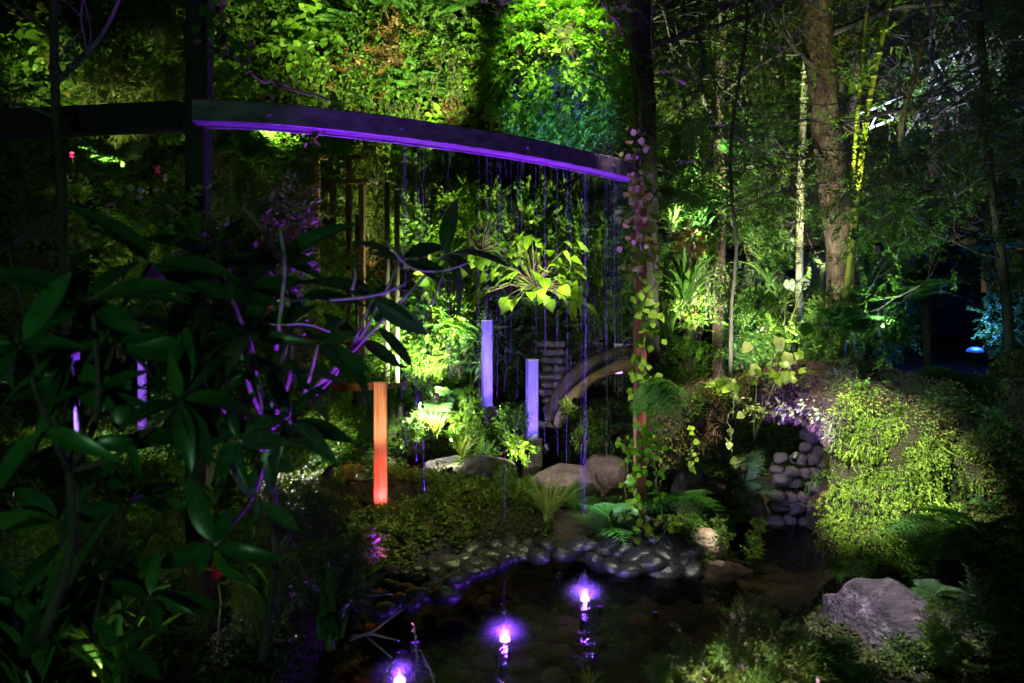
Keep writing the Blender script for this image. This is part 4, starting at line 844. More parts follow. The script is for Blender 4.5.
# ------------------------------------------------------------------ big-leaved foreground shrub
def whorl(mb, p, d, n, L, drop=.35, rs=.5):
    d = nrm(d); F0 = frames(d[None])[0]
    for k in range(n):
        a = k*2*pi/n+rng.normal(0, .2); e = rng.uniform(.0, .9); ld = F0[:, 1]*cos(a)+F0[:, 2]*sin(a); ld = nrm((ld+d*e)*[1, .6, 1]+np.array([0, 0, -drop*rng.uniform(0, 1.2)])); upv = nrm(d*.6-ld*.3+[0, -.9, .45])
        s = L*rng.uniform(.55, 1.15); mb.inst(LF[('big', 'big2', 'big3')[int(rng.integers(3))]], frames(ld[None], upv[None], rng.normal(0, .25, 1))*s, (p+ld*.01)[None], np.clip(rng.normal(rs, .2, 1), 0, 1))
def bigshrub(base, tips, label, stemmat, L0, hub, name='big_leaved_shrub', leafm='waxy'):
    o = empty(name, base, label=label, cat='shrub'); inv = Matrix.Translation(-Vector(o.location)); hub = np.array(hub)
    mb = MB(); mb.tube(smoothpath([base, (np.array(base)+hub)/2+[.05, 0, 0], hub], 10), np.linspace(.015, .011, 10), 7); t = mb.build('main_stem', M['barkdark'], o); t.matrix_parent_inverse = inv
    for (px, py, d, n, dx) in tips:
        p = W(px, py, d); mid = (hub+p)/2+np.array([rng.normal(0, .04), rng.normal(0, .05), -.06]); sm_ = MB(); pa = smoothpath([hub, mid, p], 9); sm_.tube(pa, np.linspace(.010, .005, 9), 6)
        b = sm_.build('branch', M[stemmat], o); b.matrix_parent_inverse = inv; dr = nrm(pa[-1]-pa[-3])+np.array(dx); lm = MB(); whorl(lm, p, dr, n, L0*rng.uniform(.85, 1.1))
        q = pa[5]; whorl(lm, q+rng.normal(0, .02, 3), dr, 3, L0*.8)
        l = lm.build('leaves', M[leafm], b)
    return o
bigshrub(W(40, 640, 1.75), [(92, 300, 1.6, 9, (0, -.2, .2)), (20, 345, 1.5, 8, (-.2, -.3, 0)), (115, 345, 1.75, 8, (.1, -.3, .2)), (75, 390, 1.7, 8, (0, -.3, 0)), (150, 265, 1.8, 8, (.1, -.1, .5)), (180, 400, 1.7, 8, (.3, -.2, -.1)), (10, 250, 1.9, 7, (-.2, 0, .4)),],
  'near dark shrub with drooping glossy leaves filling the left edge', 'barkdark', .20, W(70, 470, 1.75))
bigshrub(W(262, 660, 2.5), [(283, 262, 2.45, 8, (0, -.1, .3)), (400, 262, 2.6, 8, (.3, 0, .5)), (445, 255, 2.7, 4, (.6, 0, .1)), (372, 300, 2.6, 6, (.3, -.2, .2)), (232, 300, 2.35, 8, (-.3, -.2, .2)), (215, 250, 2.5, 7, (-.1, 0, .5)), (215, 400, 2.3, 8, (-.2, -.3, 0)), (318, 345, 2.4, 6, (.3, -.2, .1)), (250, 335, 2.3, 8, (-.1, -.3, .2)), (240, 440, 2.25, 8, (-.1, -.4, .1)), (300, 300, 2.5, 7, (.1, 0, .4)), (290, 420, 2.3, 6, (.1, -.4, .1)), (180, 335, 2.5, 7, (-.3, -.1, .1)), (215, 545, 2.2, 6, (-.1, -.5, .1))],
  'dark shrub with long glossy leaves and purple-lit stems in the left centre', 'palestem', .22, W(268, 430, 2.5))
bigshrub(W(110, 690, 2.2), [(60, 520, 2.1, 7, (0, -.3, .3)), (150, 600, 2.1, 7, (.2, -.3, .3)), (20, 600, 2.0, 7, (-.2, -.3, .3)), (130, 500, 2.3, 7, (.2, -.3, .3))], 'low dark big-leaved shrub in the bottom left corner', 'barkdark', .20, W(95, 640, 2.2))

o = [q for q in bpy.data.objects if q.name.startswith('big_leaved_shrub') and 'purple' in q.get('label', '')][0]; inv = Matrix.Translation(-Vector(o.location))
for pts_, r_ in [([(276, 350, 2.3), (281, 310, 2.28), (286, 262, 2.28), (280, 228, 2.3)], .007), ([(262, 322, 2.3), (280, 326, 2.28), (306, 322, 2.3), (330, 332, 2.35)], .004), ([(352, 290, 2.4), (356, 275, 2.4), (354, 268, 2.4)], .005), ([(330, 300, 2.42), (358, 298, 2.4), (384, 294, 2.4), (404, 284, 2.42)], .0055), ([(386, 240, 2.5), (404, 266, 2.5), (420, 272, 2.5), (446, 272, 2.52), (470, 262, 2.55)], .0045), ([(432, 305, 2.5), (438, 288, 2.5), (444, 272, 2.52)], .0045)]:
    sm_ = MB(); sm_.tube(smoothpath([W(*q) for q in pts_], 12), np.linspace(r_, r_*.75, 12), 6); b = sm_.build('branch', M['palestem'], o); b.matrix_parent_inverse = inv
# ------------------------------------------------------------------ hero ferns with separate fronds
def herofern(loc, L, n, tilt, label, mat='fern', face=None, lob=True):
    o = empty('fern', loc, label=label, cat='fern'); fr = FRL if lob else FR
    for k in range(n):
        a = k*2.399+rng.uniform(0, .6) if face is None else face+rng.uniform(-1.1, 1.1); e = radians(rng.uniform(tilt-25, tilt+20)); d = np.array([[cos(a)*cos(e), sin(a)*cos(e), sin(e)]]); mb = MB(); mb.inst(fr[k % 3], frames(d, roll=rng.uniform(-.3, .3, 1))*L*rng.uniform(.65, 1.1), np.zeros((1, 3)), rng.uniform(.2, .8, 1)); mb.build('frond', M[mat], o)
    return o
herofern(W(652, 378, 4.66), .36, 10, -15, 'teal-green fern sprouting halfway up the rust-red support post', face=-pi/2)
herofern(W(608, 535, 4.95), .42, 9, 60, 'upright fern left of the foot of the rust-red post')
herofern(W(674, 500, 4.85), .38, 8, 35, 'fern with drooping fronds right of the foot of the rust-red post', face=-pi/2)
herofern(W(572, 512, 5.5), .33, 7, 55, 'small light fern in front of the pale pink boulder')
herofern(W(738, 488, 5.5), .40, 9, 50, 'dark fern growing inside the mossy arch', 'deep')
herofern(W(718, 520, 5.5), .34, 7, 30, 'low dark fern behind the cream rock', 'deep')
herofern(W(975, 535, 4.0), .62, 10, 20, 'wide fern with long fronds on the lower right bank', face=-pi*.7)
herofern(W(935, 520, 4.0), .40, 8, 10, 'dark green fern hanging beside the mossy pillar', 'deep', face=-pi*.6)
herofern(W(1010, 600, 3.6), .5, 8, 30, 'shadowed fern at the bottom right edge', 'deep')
herofern(W(855, 332, 5.4), .42, 9, 45, 'feathery blue-green fern on top of the arch at the foot of the thick trunk')
herofern(W(905, 300, 6.0), .55, 8, 40, 'tall fern with arching fronds right of the thick trunk', 'fern')
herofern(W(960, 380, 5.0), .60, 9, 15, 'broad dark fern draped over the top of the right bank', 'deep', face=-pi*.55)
herofern(W(1010, 400, 4.9), .4, 7, 10, 'leafy fern hanging at the right end of the bank top', face=-pi/2)
herofern(W(845, 562, 4.0), .20, 9, 20, 'small pale fern at the foot of the moss-covered pillar', face=-pi*.6)
herofern(W(880, 590, 3.75), .20, 7, 20, 'tiny fern above the streaked boulder', face=-pi*.5)
herofern(W(800, 665, 3.1), .30, 8, 55, 'bright young fern at the bottom edge right of the pink flowers')
herofern(W(850, 680, 3.0), .26, 7, 55, 'curled fern at the bottom edge below the streaked boulder')
herofern(W(705, 205, 7.0), .7, 9, 15, 'large palm-like fern high up right of the dark trunk', face=-pi*.6, lob=False)
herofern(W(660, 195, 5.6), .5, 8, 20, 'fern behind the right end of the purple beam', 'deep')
# tufts
put('grassA', G(548, 5.12, .0), .40, label='yellow-green grass tuft at the pond edge below the pale pink boulder')
put('grassA', G(630, 4.95, .0), .28, label='small wispy grass tuft on the cobbles left of the rust-red post')
put('broadL', W(517, 447, 6.7), .26, label='small bright lime plant glowing beside its spotlight below the short lilac post', group=None)
put('strapD', W(100, 660, 2.3), .5, label='dark strap-leaved plant low in the bottom left corner')
put('strapA', W(118, 690, 2.2), .35, label='bright strap-leaved plant lit at the bottom left edge')
put('strapD', W(330, 640, 2.9), .45, label='dark grassy clump below the big-leaved shrub at the pond shore')
put('strapD', W(30, 690, 2.0), .55, label='tall dark strap-leaved plant at the left bottom edge')
put('strapA', W(270, 610, 2.9), .38, label='thin-bladed plant under the purple-stemmed shrub')
put('grassA', W(590, 690, 3.05), .10, label='tiny sprout at the bottom edge of the pond')
# magenta flower etc
def flower(loc, s, label, n=5, mat='magenta'):
    o = empty('flower', loc, label=label, cat='flower'); st = MB(); st.tube([[0, 0, -.25], [.01, .01, -.1], [0, 0, 0]], .003, 5); st.build('stem', M['stem'], o)
    for k in range(n):
        mb = MB(); a = k*2*pi/n; mb.inst(LF['round'], frames(np.array([[cos(a), -.5, sin(a)]]))*s, np.zeros((1, 3)), np.array([.5])); mb.build('petal', M[mat], o)
flower(W(217, 572, 2.45), .032, 'single magenta flower low in the shade beneath the big-leaved shrub')
flower(W(158, 170, 6.5), .05, 'pink flower on the left hedge under the crossbeam'); flower(W(165, 178, 6.5), .045, 'paler pink flower touching the pink hedge flower', mat='pink'); flower(W(72, 155, 6.6), .04, 'dim red flower on the hedge left of the pink pair')
# pink bush
def flowerbush(loc, s, label, nfl=55):
    o = empty('flowering_bush', loc, label=label, cat='shrub'); st = MB(); tips = []
    for k in range(16): branches(st, np.array([0, 0, -.05]), np.array([rng.normal(0, .5), rng.normal(0, .5), 1.0]), s*.55, .0035, 1, tips, .25, 3)
    st.build('stems', M['twig'], o); P = np.array([t[0] for t in tips]); D = np.array([t[1] for t in tips]); mb = MB(); n = len(P)
    for q in range(4): mb.inst(SP['thin'][q], frames(D+rng.normal(0, .3, (n, 3)))*.075, P, rng.uniform(.2, .9, n))
    mb.build('foliage', M['olive'], o); fl = MB()
    for a in range(5): fl.inst(LF['round'], frames(np.array([[cos(a*1.256), sin(a*1.256), .4]]))*.016, np.zeros((1, 3)), np.array([.5]))
    fm = fl.mesh('blossom', M['pink']); hi = P[np.argsort(-P[:, 2])][:nfl*2]; sel = rng.choice(len(hi), min(nfl, len(hi)), replace=False)
    for i in sel: c = link('blossom', fm, o, hi[i]+rng.normal(0, .008, 3)); c.rotation_euler = (rng.uniform(.2, 1.4), rng.uniform(-.6, .6), rng.uniform(0, 6)); c.scale = (rng.uniform(.7, 1.3),)*3
    return o
flowerbush(W(742, 690, 3.15), .42, 'wispy bush dotted with tiny pink blossoms beside the water at bottom right'); flowerbush(W(775, 700, 3.0), .34, 'smaller wispy bush right of the pink-flowered one', 14)
flowerbush(W(690, 700, 3.0), .2, 'short sparse wispy plant at the bottom edge left of the pink bush', 4)
# purple-lit sprigs near the third lamp
def sprig(pts, label, n=10, mat='palestem', leaf=None):
    P = np.array([W(*q) for q in pts]); o = empty('bare_sprig', P[0], label=label, cat='twig', group='bare and leafy sprigs'); b = MB(); b.tube(P-P[0], np.linspace(.006, .003, len(P)), 5); b.build('stem', M[mat], o)
    if leaf: l = MB(); i = rng.uniform(0, len(P)-1, n); q = np.stack([np.interp(i, np.arange(len(P)), P[:, k]) for k in range(3)], 1)-P[0]; l.inst(LF['oval'], frames(rng.normal(0, 1, (n, 3)))*leaf, q, rng.uniform(.3, .9, n)); l.build('leaves', M['pale'], o)
sprig([(350, 640, 3.3), (375, 630, 3.2), (403, 609, 3.15)], 'bare violet-lit twig pointing up towards the pond'); sprig([(352, 636, 3.25), (372, 634, 3.2), (396, 640, 3.1)], 'pale horizontal twig just under the upward violet one'); sprig([(368, 638, 3.2), (380, 648, 3.1), (392, 658, 3.05)], 'twig with white and red tip sloping down to the left pond lamp')
sprig([(362, 596, 3.5), (375, 595, 3.45), (392, 594, 3.4)], 'thin magenta twig lying by the left shore')
sprig([(414, 690, 3.15), (417, 660, 3.2), (414, 625, 3.2)], 'upright leafy sprig lit violet beside the left pond lamp', 26, leaf=.02); sprig([(436, 690, 3.2), (430, 670, 3.25), (420, 650, 3.2)], 'second leafy sprig right of the upright violet one', 22, leaf=.018); sprig([(380, 700, 3.1), (384, 680, 3.1), (396, 660, 3.15)], 'short leafy sprig leaning over the left pond lamp', 20, leaf=.02)

# ------------------------------------------------------------------ vines
def vine(pts, n, leaf, mat, label, T='round', jit=.04, stem=.004, name='climbing_vine', r=None):
    P = smoothpath([W(*q) for q in pts], 40); P[1:-1] += rng.normal(0, .008, (38, 3)); o = empty(name, P[0], label=label, cat='vine'); b = MB(); b.tube(P-P[0], stem, 5); b.build('stem', M['stem'], o); u = rng.uniform(0, 39, n)
    q = np.stack([np.interp(u, np.arange(40), P[:, k]) for k in range(3)], 1)-P[0]+rng.normal(0, jit, (n, 3))*[1, .8, .6]; d = rng.normal(0, .6, (n, 3))+[0, -.2, -.5]; up = np.tile([0, -1.0, .5], (n, 1))+rng.normal(0, .4, (n, 3)); l = MB(); l.inst(LF[T], frames(d, up)*(leaf*rng.uniform(.6, 1.15, n))[:, None, None], q, np.clip(rng.normal(.5, .2, n), 0, 1) if r is None else np.full(n, r)); l.build('leaves', M[mat], o)
vine([(646, 535, 4.80), (632, 480, 4.76), (650, 430, 4.72), (634, 380, 4.7), (652, 330, 4.66), (630, 280, 4.64), (648, 220, 4.62), (636, 170, 4.6)], 240, .06, 'broad', 'leafy vine winding up the whole rust-red support post')
vine([(628, 540, 4.9), (626, 500, 4.85), (629, 460, 4.8), (625, 440, 4.8)], 34, .05, 'broad', 'short bright vine beside the foot of the rust-red post on its left')
vine([(668, 545, 4.8), (660, 500, 4.76), (655, 460, 4.74), (662, 430, 4.74)], 50, .05, 'broad', 'short bright vine climbing right of the rust-red post')
vine([(653, 330, 4.62), (655, 290, 4.6), (652, 255, 4.6), (650, 228, 4.6)], 22, .075, 'broad', 'strand of larger round leaves hanging right of the rust-red post', jit=.01)
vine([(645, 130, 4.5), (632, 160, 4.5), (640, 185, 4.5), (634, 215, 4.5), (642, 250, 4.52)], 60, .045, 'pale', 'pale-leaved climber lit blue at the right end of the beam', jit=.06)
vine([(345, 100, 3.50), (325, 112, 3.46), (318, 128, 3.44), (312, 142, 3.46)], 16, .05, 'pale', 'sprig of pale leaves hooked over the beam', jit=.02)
vine([(205, 60, 3.3), (222, 30, 3.35), (216, -10, 3.4)], 24, .07, 'green', 'vine leaves beside the top of the dark upright post', jit=.05)
vine([(218, 0, 3.6), (226, 45, 3.6), (255, 78, 3.6), (300, 92, 3.65), (345, 104, 3.6)], 18, .06, 'green', 'looping bare vine dropping behind the beam left of centre', jit=.05, stem=.007)
vine([(600, 0, 4.9), (622, 30, 4.9), (636, 60, 4.8), (640, 110, 4.7), (640, 165, 4.62)], 30, .045, 'olive', 'woody liana hanging beside the dark trunk down to the beam', jit=.05, stem=.012)
vine([(375, 145, 5.0), (380, 180, 5.0), (376, 215, 5.0), (380, 250, 5.0)], 60, .04, 'green', 'dangling strand of small leaves below the middle of the beam', T='oval', jit=.04)
vine([(730, 378, 4.72), (735, 398, 4.65), (728, 420, 4.62), (732, 455, 4.6)], 14, .06, 'pale', 'trailing vine with pale leaves hanging in the mouth of the arch', jit=.03)
vine([(695, 385, 4.85), (740, 378, 4.7), (785, 372, 4.6), (800, 358, 4.6)], 26, .075, 'broad', 'creeper with large yellow-green leaves along the crest of the arch', T='heart', jit=.05)
vine([(690, 430, 4.8), (692, 450, 4.8), (690, 470, 4.8)], 12, .05, 'broad', 'short sprig of round leaves on the left side of the arch', jit=.02)
vine([(745, 405, 4.6), (775, 412, 4.55), (805, 408, 4.5), (838, 418, 4.35)], 120, .035, 'pale', 'pale-leaved creeper lit violet under the crest of the arch', T='small', jit=.045)
vine([(800, 495, 4.9), (812, 480, 4.85), (826, 470, 4.8)], 16, .07, 'fern', 'sprig of pointed green leaves in front of the cave cobbles', T='lance', jit=.03)
# leaf pair whitened to stand for strong light, and a yellow-lit pair
def singleleaves(pts, L, mat, label, T='heart'):
    o = empty('leaf_sprig', W(*pts[0]), label=label, cat='plant'); st = MB(); l = MB()
    for k, q in enumerate(pts):
        p = W(*q)-np.array(o.location); st.tube([p, p*.5+[0, .02, -.2], [0, .05, -.45]], .004, 4); l.inst(LF[T], frames(np.array([[rng.normal(0, .5), -.3, -.8]]), np.array([[rng.normal(0, .3), -1, .3]]))*L*rng.uniform(.7, 1.1), p[None]+[0, 0, L*.5], rng.uniform(.4, .9, 1))
    st.build('stem', M['stem'], o); l.build('leaves', M[mat], o)
singleleaves([(786, 288, 6.0), (804, 286, 6.0)], .15, 'white', 'pair of leaves coloured almost white for strong light, right of the slim patchy trunk')
singleleaves([(801, 332, 5.6), (809, 330, 5.6)], .12, 'lime', 'bright yellow-lit leaf pair above the arch')
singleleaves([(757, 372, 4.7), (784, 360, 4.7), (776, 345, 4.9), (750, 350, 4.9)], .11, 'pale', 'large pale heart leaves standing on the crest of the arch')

# ------------------------------------------------------------------ hanging fern ball
o = empty('hanging_fern_ball', W(560, 70, 7.2), label='huge round hanging ball of ferns, lime on top and bluish below', cat='hanging plant')
N = 1500; d = rand_dirs(N); r = .70*(1+.10*fbm(d*2.5, 2, 2))*rng.uniform(.8, 1, N); P = d*r[:, None]*[1.03, 1, 1.0]; mb = MB(); top = sm(-.3, .4, d[:, 2]+rng.normal(0, .2, N))
D = d*.8+rng.normal(0, .45, (N, 3))-[0, 0, .35]
for k, (T, sc) in enumerate([(FR[0], .24), (SP['oval'][1], .24), (SP['small'][0], .22), (SP['oval'][2], .2)]):
    s = np.arange(N) % 4 == k; mb.inst(T, frames(D[s], roll=rng.uniform(-.4, .4, s.sum()))*(sc*rng.uniform(.7, 1.2, s.sum()))[:, None, None], P[s], rng.uniform(.2, .9, s.sum()))
mb.build('fronds', M['lime'], o)
mb = MB(); V_, F_ = ico(4); mb.add(V_*.55, F_); mb.build('basket', M['wallrock'], o); mb = MB(); mb.tube([[0, 0, .5], [0, 0, 3.2]], .008, 6); mb.build('chain', M['black'], o)
N = 34; mb = MB(); a = rng.uniform(0, 6.28, N)
for k in range(N): rr = .45*math.sqrt(rng.uniform()); l = rng.uniform(.2, .55); mb.tube([[rr*cos(a[k]), rr*sin(a[k]), -.5], [rr*cos(a[k])*1.05, rr*sin(a[k])*1.05, -.62-l]], .003, 3)
mb.build('hanging_roots', M['twig'], o)
# ------------------------------------------------------------------ filling plants
def fill(x0, x1, y0, y1, d0, d1, n, fams, s0, s1, group, wall=False, jy=0, avoid=None, floor_=True):
    cols = max(1, int(round(math.sqrt(n*(x1-x0)/max(1, (y1-y0)))))); rows = max(1, int(math.ceil(n/cols))); k = 0
    for r in range(rows):
        for c in range(cols):
            px = x0+(c+.5+rng.uniform(-.45, .45)+(.25 if r % 2 else -.25))*(x1-x0)/cols; py = y0+(r+.5+rng.uniform(-.4, .4))*(y1-y0)/rows; d = rng.uniform(d0, d1)
            if avoid and any(ax0 < px < ax1 and ay0 < py < ay1 for ax0, ay0, ax1, ay1 in avoid): continue
            fam = fams[int(rng.integers(len(fams)))]; key = fam if fam in TPL else (pick(fam) if fam+'2' in TPL else fam+'0'); p = W(px, py, d)
            s = rng.uniform(s0, s1)*d/F*100
            if p[2] < gz(p[0], p[1])+.15*s: p[2] = gz(p[0], p[1])+.2*s
            rz = rng.uniform(-.5, .5) if wall or fam in ('wfern', 'drape', 'drapeo') else None
            put(key, p, s, rz, group=group)
fill(165, 300, 205, 440, 2.85, 3.15, 18, ['oval', 'lance', 'smallg', 'heart'], .5, .75, 'dark leafy growth hiding the foot of the upright post')
# living wall, upper
fill(215, 500, -10, 150, 11.3, 11.8, 42, ['small', 'smallg', 'wfern', 'drape', 'heart', 'small', 'oval', 'drape'], .55, .85, 'plants on the bright upper part of the living wall', wall=True)
fill(380, 660, -10, 230, 10.9, 11.7, 34, ['thin', 'drapeo', 'wfern', 'small', 'brown', 'drapeo', 'smallg'], .55, .85, 'plants on the living wall behind the fern ball', wall=True)
fill(-20, 215, 0, 110, 7.0, 8.6, 26, ['smallg', 'lance', 'oval', 'heart', 'thin'], .5, .8, 'hedge plants above the dark crossbeam')
fill(-20, 330, 140, 330, 6.0, 8.6, 58, ['wfern', 'smallg', 'small', 'thin', 'oval', 'drapeo'], .45, .75, 'hedge plants below the dark crossbeam', avoid=[(305, 150, 365, 400)])
fill(-20, 330, 330, 470, 4.9, 6.5, 26, ['smallg', 'lance', 'oval', 'wfern', 'small'], .35, .6, 'low plants behind the big-leaved shrub', avoid=[(40, 325, 100, 440), (125, 350, 160, 440)])
fill(300, 372, 250, 390, 7.3, 7.7, 8, ['smallg', 'small', 'oval'], .35, .5, 'plants standing in front of the timber gates')
fill(230, 470, 150, 330, 9.2, 10.6, 36, ['small', 'smallg', 'drapeo', 'thin', 'oval', 'heart', 'brown'], .5, .8, 'plants between the beam and the back pond', avoid=[])
fill(325, 480, 300, 400, 8.4, 9.4, 22, ['small', 'smallg', 'lance', 'wfern', 'round'], .35, .55, 'plants behind the orange-red post', avoid=[(470, 315, 500, 410), (350, 380, 410, 420)])
put('broadA', W(535, 285, 7.8), .62, label='large bushy plant with broad lime leaves above the short lilac post')
put('broadA', W(480, 250, 8.0), .5, label='broad lime-leaved plant left of the largest one', mat='lime'); put('small0', W(520, 232, 8.6), 1.0, label='bright fluffy lime shrub on top of the broad-leaved plants'); put('small1', W(565, 238, 8.7), .9, label='fluffy lime shrub behind the water strands'); put('small2', W(482, 215, 8.6), .8, label='fluffy lime shrub at the left shoulder of the broad-leaved plants')
put('broadA', W(590, 300, 8.2), .4, label='smaller broad-leaved plant behind the water strands', mat='green')
put('broadL', W(463, 200, 9.2), .5, label='long-leaved lime plant under the middle of the beam')
fill(460, 640, 195, 350, 8.9, 10.2, 26, ['smallg', 'oval', 'lance', 'small', 'round'], .40, .65, 'plants around the broad lime-leaved clump')
fill(560, 640, 210, 330, 8.2, 9.0, 10, ['lance', 'smallg', 'oval'], .3, .5, 'shaded plants behind the water strands')
fill(440, 620, 330, 400, 9.0, 9.9, 18, ['smallg', 'oval', 'lance', 'wfern'], .3, .5, 'undergrowth behind the lilac posts', avoid=[(475, 315, 500, 410)])
fill(650, 830, 60, 300, 6.4, 7.6, 16, ['smallg', 'oval'], .28, .42, 'leafy sprays in front of the slim trunk', avoid=[(785, 50, 830, 320), (705, 150, 735, 340)])
fill(860, 1040, 0, 340, 5.2, 6.6, 24, ['smallg', 'oval', 'small'], .30, .5, 'dark leafy sprays hanging at the right edge', avoid=[(930, 240, 1000, 365), (840, -10, 960, 190)])
# centre-right
fill(645, 800, 130, 380, 7.2, 9.0, 50, ['smallg', 'oval', 'lance', 'wfern', 'small', 'drapeo', 'strapA'], .32, .55, 'undergrowth left of the thick brown trunk', avoid=[(790, 60, 812, 290), (710, 150, 728, 340), (780, 265, 815, 340)])
fill(640, 830, -10, 140, 9.0, 11.5, 26, ['thin', 'drapeo', 'smallg', 'oval'], .5, .8, 'high foliage above the right end of the beam', avoid=[(790, 60, 812, 290)])
fill(735, 860, 290, 370, 5.8, 7.0, 22, ['smallg', 'oval', 'small', 'round', 'lance'], .25, .45, 'plants behind the crest of the arch', avoid=[(780, 265, 815, 340)])
fill(860, 1040, 150, 360, 7.5, 10.0, 30, ['smallg', 'oval', 'lance', 'fernB'], .35, .6, 'dark foliage at the right edge', avoid=[(930, 250, 1000, 365)])
fill(860, 1040, -10, 150, 9.5, 12.5, 14, ['oval', 'smallg', 'lance'], .4, .7, 'dark foliage around the white truss', avoid=[(840, -10, 1024, 150)])
put('red0', W(692, 238, 7.0), .5, label='red-leaved plant glowing dimly right of the rust-red post'); put('strapA', W(685, 300, 6.2), .55, label='plant with long yellowish straps right of the rust-red post'); put('strapA', W(668, 345, 6.0), .4, label='low strap-leaved plant behind the fern on the rust-red post')
# around ponds
fill(345, 480, 395, 435, 6.9, 7.9, 14, ['small', 'round', 'smallg', 'fernA'], .22, .36, 'low bright plants around the hidden ground lamp')
fill(440, 640, 405, 470, 7.0, 8.6, 22, ['smallg', 'round', 'lance', 'fernB'], .2, .34, 'low plants on the shore of the back pond', avoid=[(505, 420, 560, 470), (475, 400, 500, 430)])
fill(250, 340, 400, 470, 5.6, 6.6, 12, ['smallg', 'oval', 'small'], .25, .4, 'low plants left of the orange-red post')
fill(480, 620, 470, 530, 5.4, 5.9, 14, ['smallg', 'round', 'oval'], .18, .28, 'small plants between the mound and the pale pink boulder', avoid=[(535, 455, 620, 520)])
fill(150, 360, 500, 640, 3.0, 4.2, 34, ['smallg', 'lance', 'thin', 'oval', 'strapD'], .3, .5, 'shaded plants on the left shore', avoid=[])
fill(-10, 160, 520, 683, 2.5, 3.6, 18, ['lance', 'smallg', 'thin'], .35, .55, 'shaded plants in the bottom left corner')
fill(640, 830, 640, 700, 2.7, 3.0, 12, ['thin', 'smallg', 'oval'], .2, .35, 'small plants on the near right shore')
fill(900, 1040, 590, 690, 3.0, 3.8, 14, ['lance', 'smallg', 'fernB', 'oval'], .3, .5, 'shaded plants below the right bank')
fill(690, 770, 520, 560, 4.9, 5.4, 10, ['round', 'smallg'], .14, .22, 'water-edge plants right of the cream rock')
fill(640, 700, 370, 440, 5.6, 6.3, 8, ['lance', 'fernB', 'smallg'], .25, .4, 'plants behind the left foot of the arch')
for k, (px, py, key, s, mt) in enumerate([(862, 466, 'drape0', .17, 'moss'), (900, 468, 'drape1', .16, 'moss'), (934, 452, 'drape2', .18, 'moss'), (955, 478, 'drape0', .2, 'olive'), (975, 440, 'small2', .2, 'olive'), (900, 408, 'round0', .18, 'olive'), (940, 405, 'small0', .2, 'olive'), (870, 388, 'round1', .16, 'green'), (990, 420, 'smallg1', .25, 'deep'), (965, 500, 'smallg0', .25, 'deep'), (1000, 465, 'oval1', .22, 'olive'), (830, 378, 'small1', .15, 'olive'), (720, 385, 'small2', .2, 'lime'), (690, 405, 'round2', .2, 'green'), (765, 375, 'round0', .14, 'green'), (880, 545, 'smallg2', .17, 'green'), (800, 374, 'oval0', .14, 'olive')]):
    put(key, surfpt(px, py), s, rng.uniform(-.5, .5), group='plants rooted on the mossy arch', mat=mt)
# ------------------------------------------------------------------ auto labels
def rel(px, py, lx, ly):
    dx, dy = px-lx, py-ly
    if math.hypot(dx, dy) < 28: return 'close beside'
    if abs(dx) > abs(dy)*1.8: return 'right of' if dx > 0 else 'left of'
    if abs(dy) > abs(dx)*1.8: return 'below' if dy > 0 else 'above'
    return ('lower right of' if dx > 0 else 'lower left of') if dy > 0 else ('upper right of' if dx > 0 else 'upper left of')
from collections import defaultdict
cells = defaultdict(list)
for o, desc, nm, grp in AUTO:
    px, py = proj(o.location); best = min(LANDMARKS, key=lambda l: math.hypot(px-l[1], py-l[2])); cells[(desc, rel(px, py, best[1], best[2]), best[0])].append((px, py, o))
ORD = ['leftmost', 'second from left', 'third from left', 'fourth from left', 'fifth from left', 'sixth from left', 'seventh from left']
for (desc, r, lm), L in cells.items():
    L.sort(key=lambda q: q[0])
    for i, (px, py, o) in enumerate(L):
        lab = '%s %s %s' % (desc, r, lm)
        if len(L) == 2: lab += ', the %s one' % ('left' if i == 0 else 'right')
        elif len(L) > 2: lab += ', ' + (ORD[i] if i < min(7, len(L)-1) else 'rightmost' if i == len(L)-1 else 'number %d from left' % (i+1))
        w_ = lab.split()
        if len(w_) > 16: lab = lab.replace(' from left', '').replace('the floodlit ', 'the ').replace('the thick brown ', 'the brown ').replace('the dark left end of the purple beam', 'the beam left end')
        o['label'] = ' '.join(lab.split()[:16])
for o, desc, nm, grp in AUTO:
    if grp: o['group'] = grp

# ------------------------------------------------------------------ garden lighting
rl = MB(); rl.tube([W(560, -75, 3.0), W(820, -75, 3.0)], .018, 8); rl = rl.build('lighting_rail', M['black']); tagp(rl, 'thin black rail above the pond that carries small spotlights', 'rail')
rl = MB(); rl.tube([W(560, -65, 3.8), W(830, -65, 3.5)], .018, 8); rl = rl.build('lighting_rail', M['black']); tagp(rl, 'second thin black lighting rail, farther from the viewer', 'rail')
KW = 3.0
def spot(src, aim, col, w, ang, lab, **k): return fixture(W(*src), W(*aim), col, w*KW, ang, label=lab, **k)

spot((450, 150, 8.8), (390, 40, 11.6), YEL, 760, 54, 'ground spotlight hidden under the broad lime leaves, aimed at the living wall', lens=3)
spot((275, 150, 8.8), (300, 40, 11.6), YEL, 240, 55, 'spotlight hidden low behind the timber gates, aimed at the living wall', lens=3)
spot((540, -125, 5.6), (558, 50, 6.8), (.80, 1.0, .30), 330, 50, 'small spotlight hung above the fern ball on its left', lens=3)
spot((600, 330, 5.6), (560, 100, 7.1), (.14, .34, 1.0), 420, 30, 'cool spotlight below the fern ball', lens=1)
spot((525, 345, 6.4), (530, 262, 7.8), YEL, 330, 48, 'spotlight on a spike in front of the broad lime leaves', lens=1)
spot((440, 402, 8.0), (370, 220, 9.8), YEL, 480, 90, 'hidden ground lamp behind the orange-red post', lens=8)
spot((420, 400, 7.0), (440, 440, 7.2), NEU, 90, 140, 'low bright path lamp among the plants behind the mound', lens=25, size=.05)
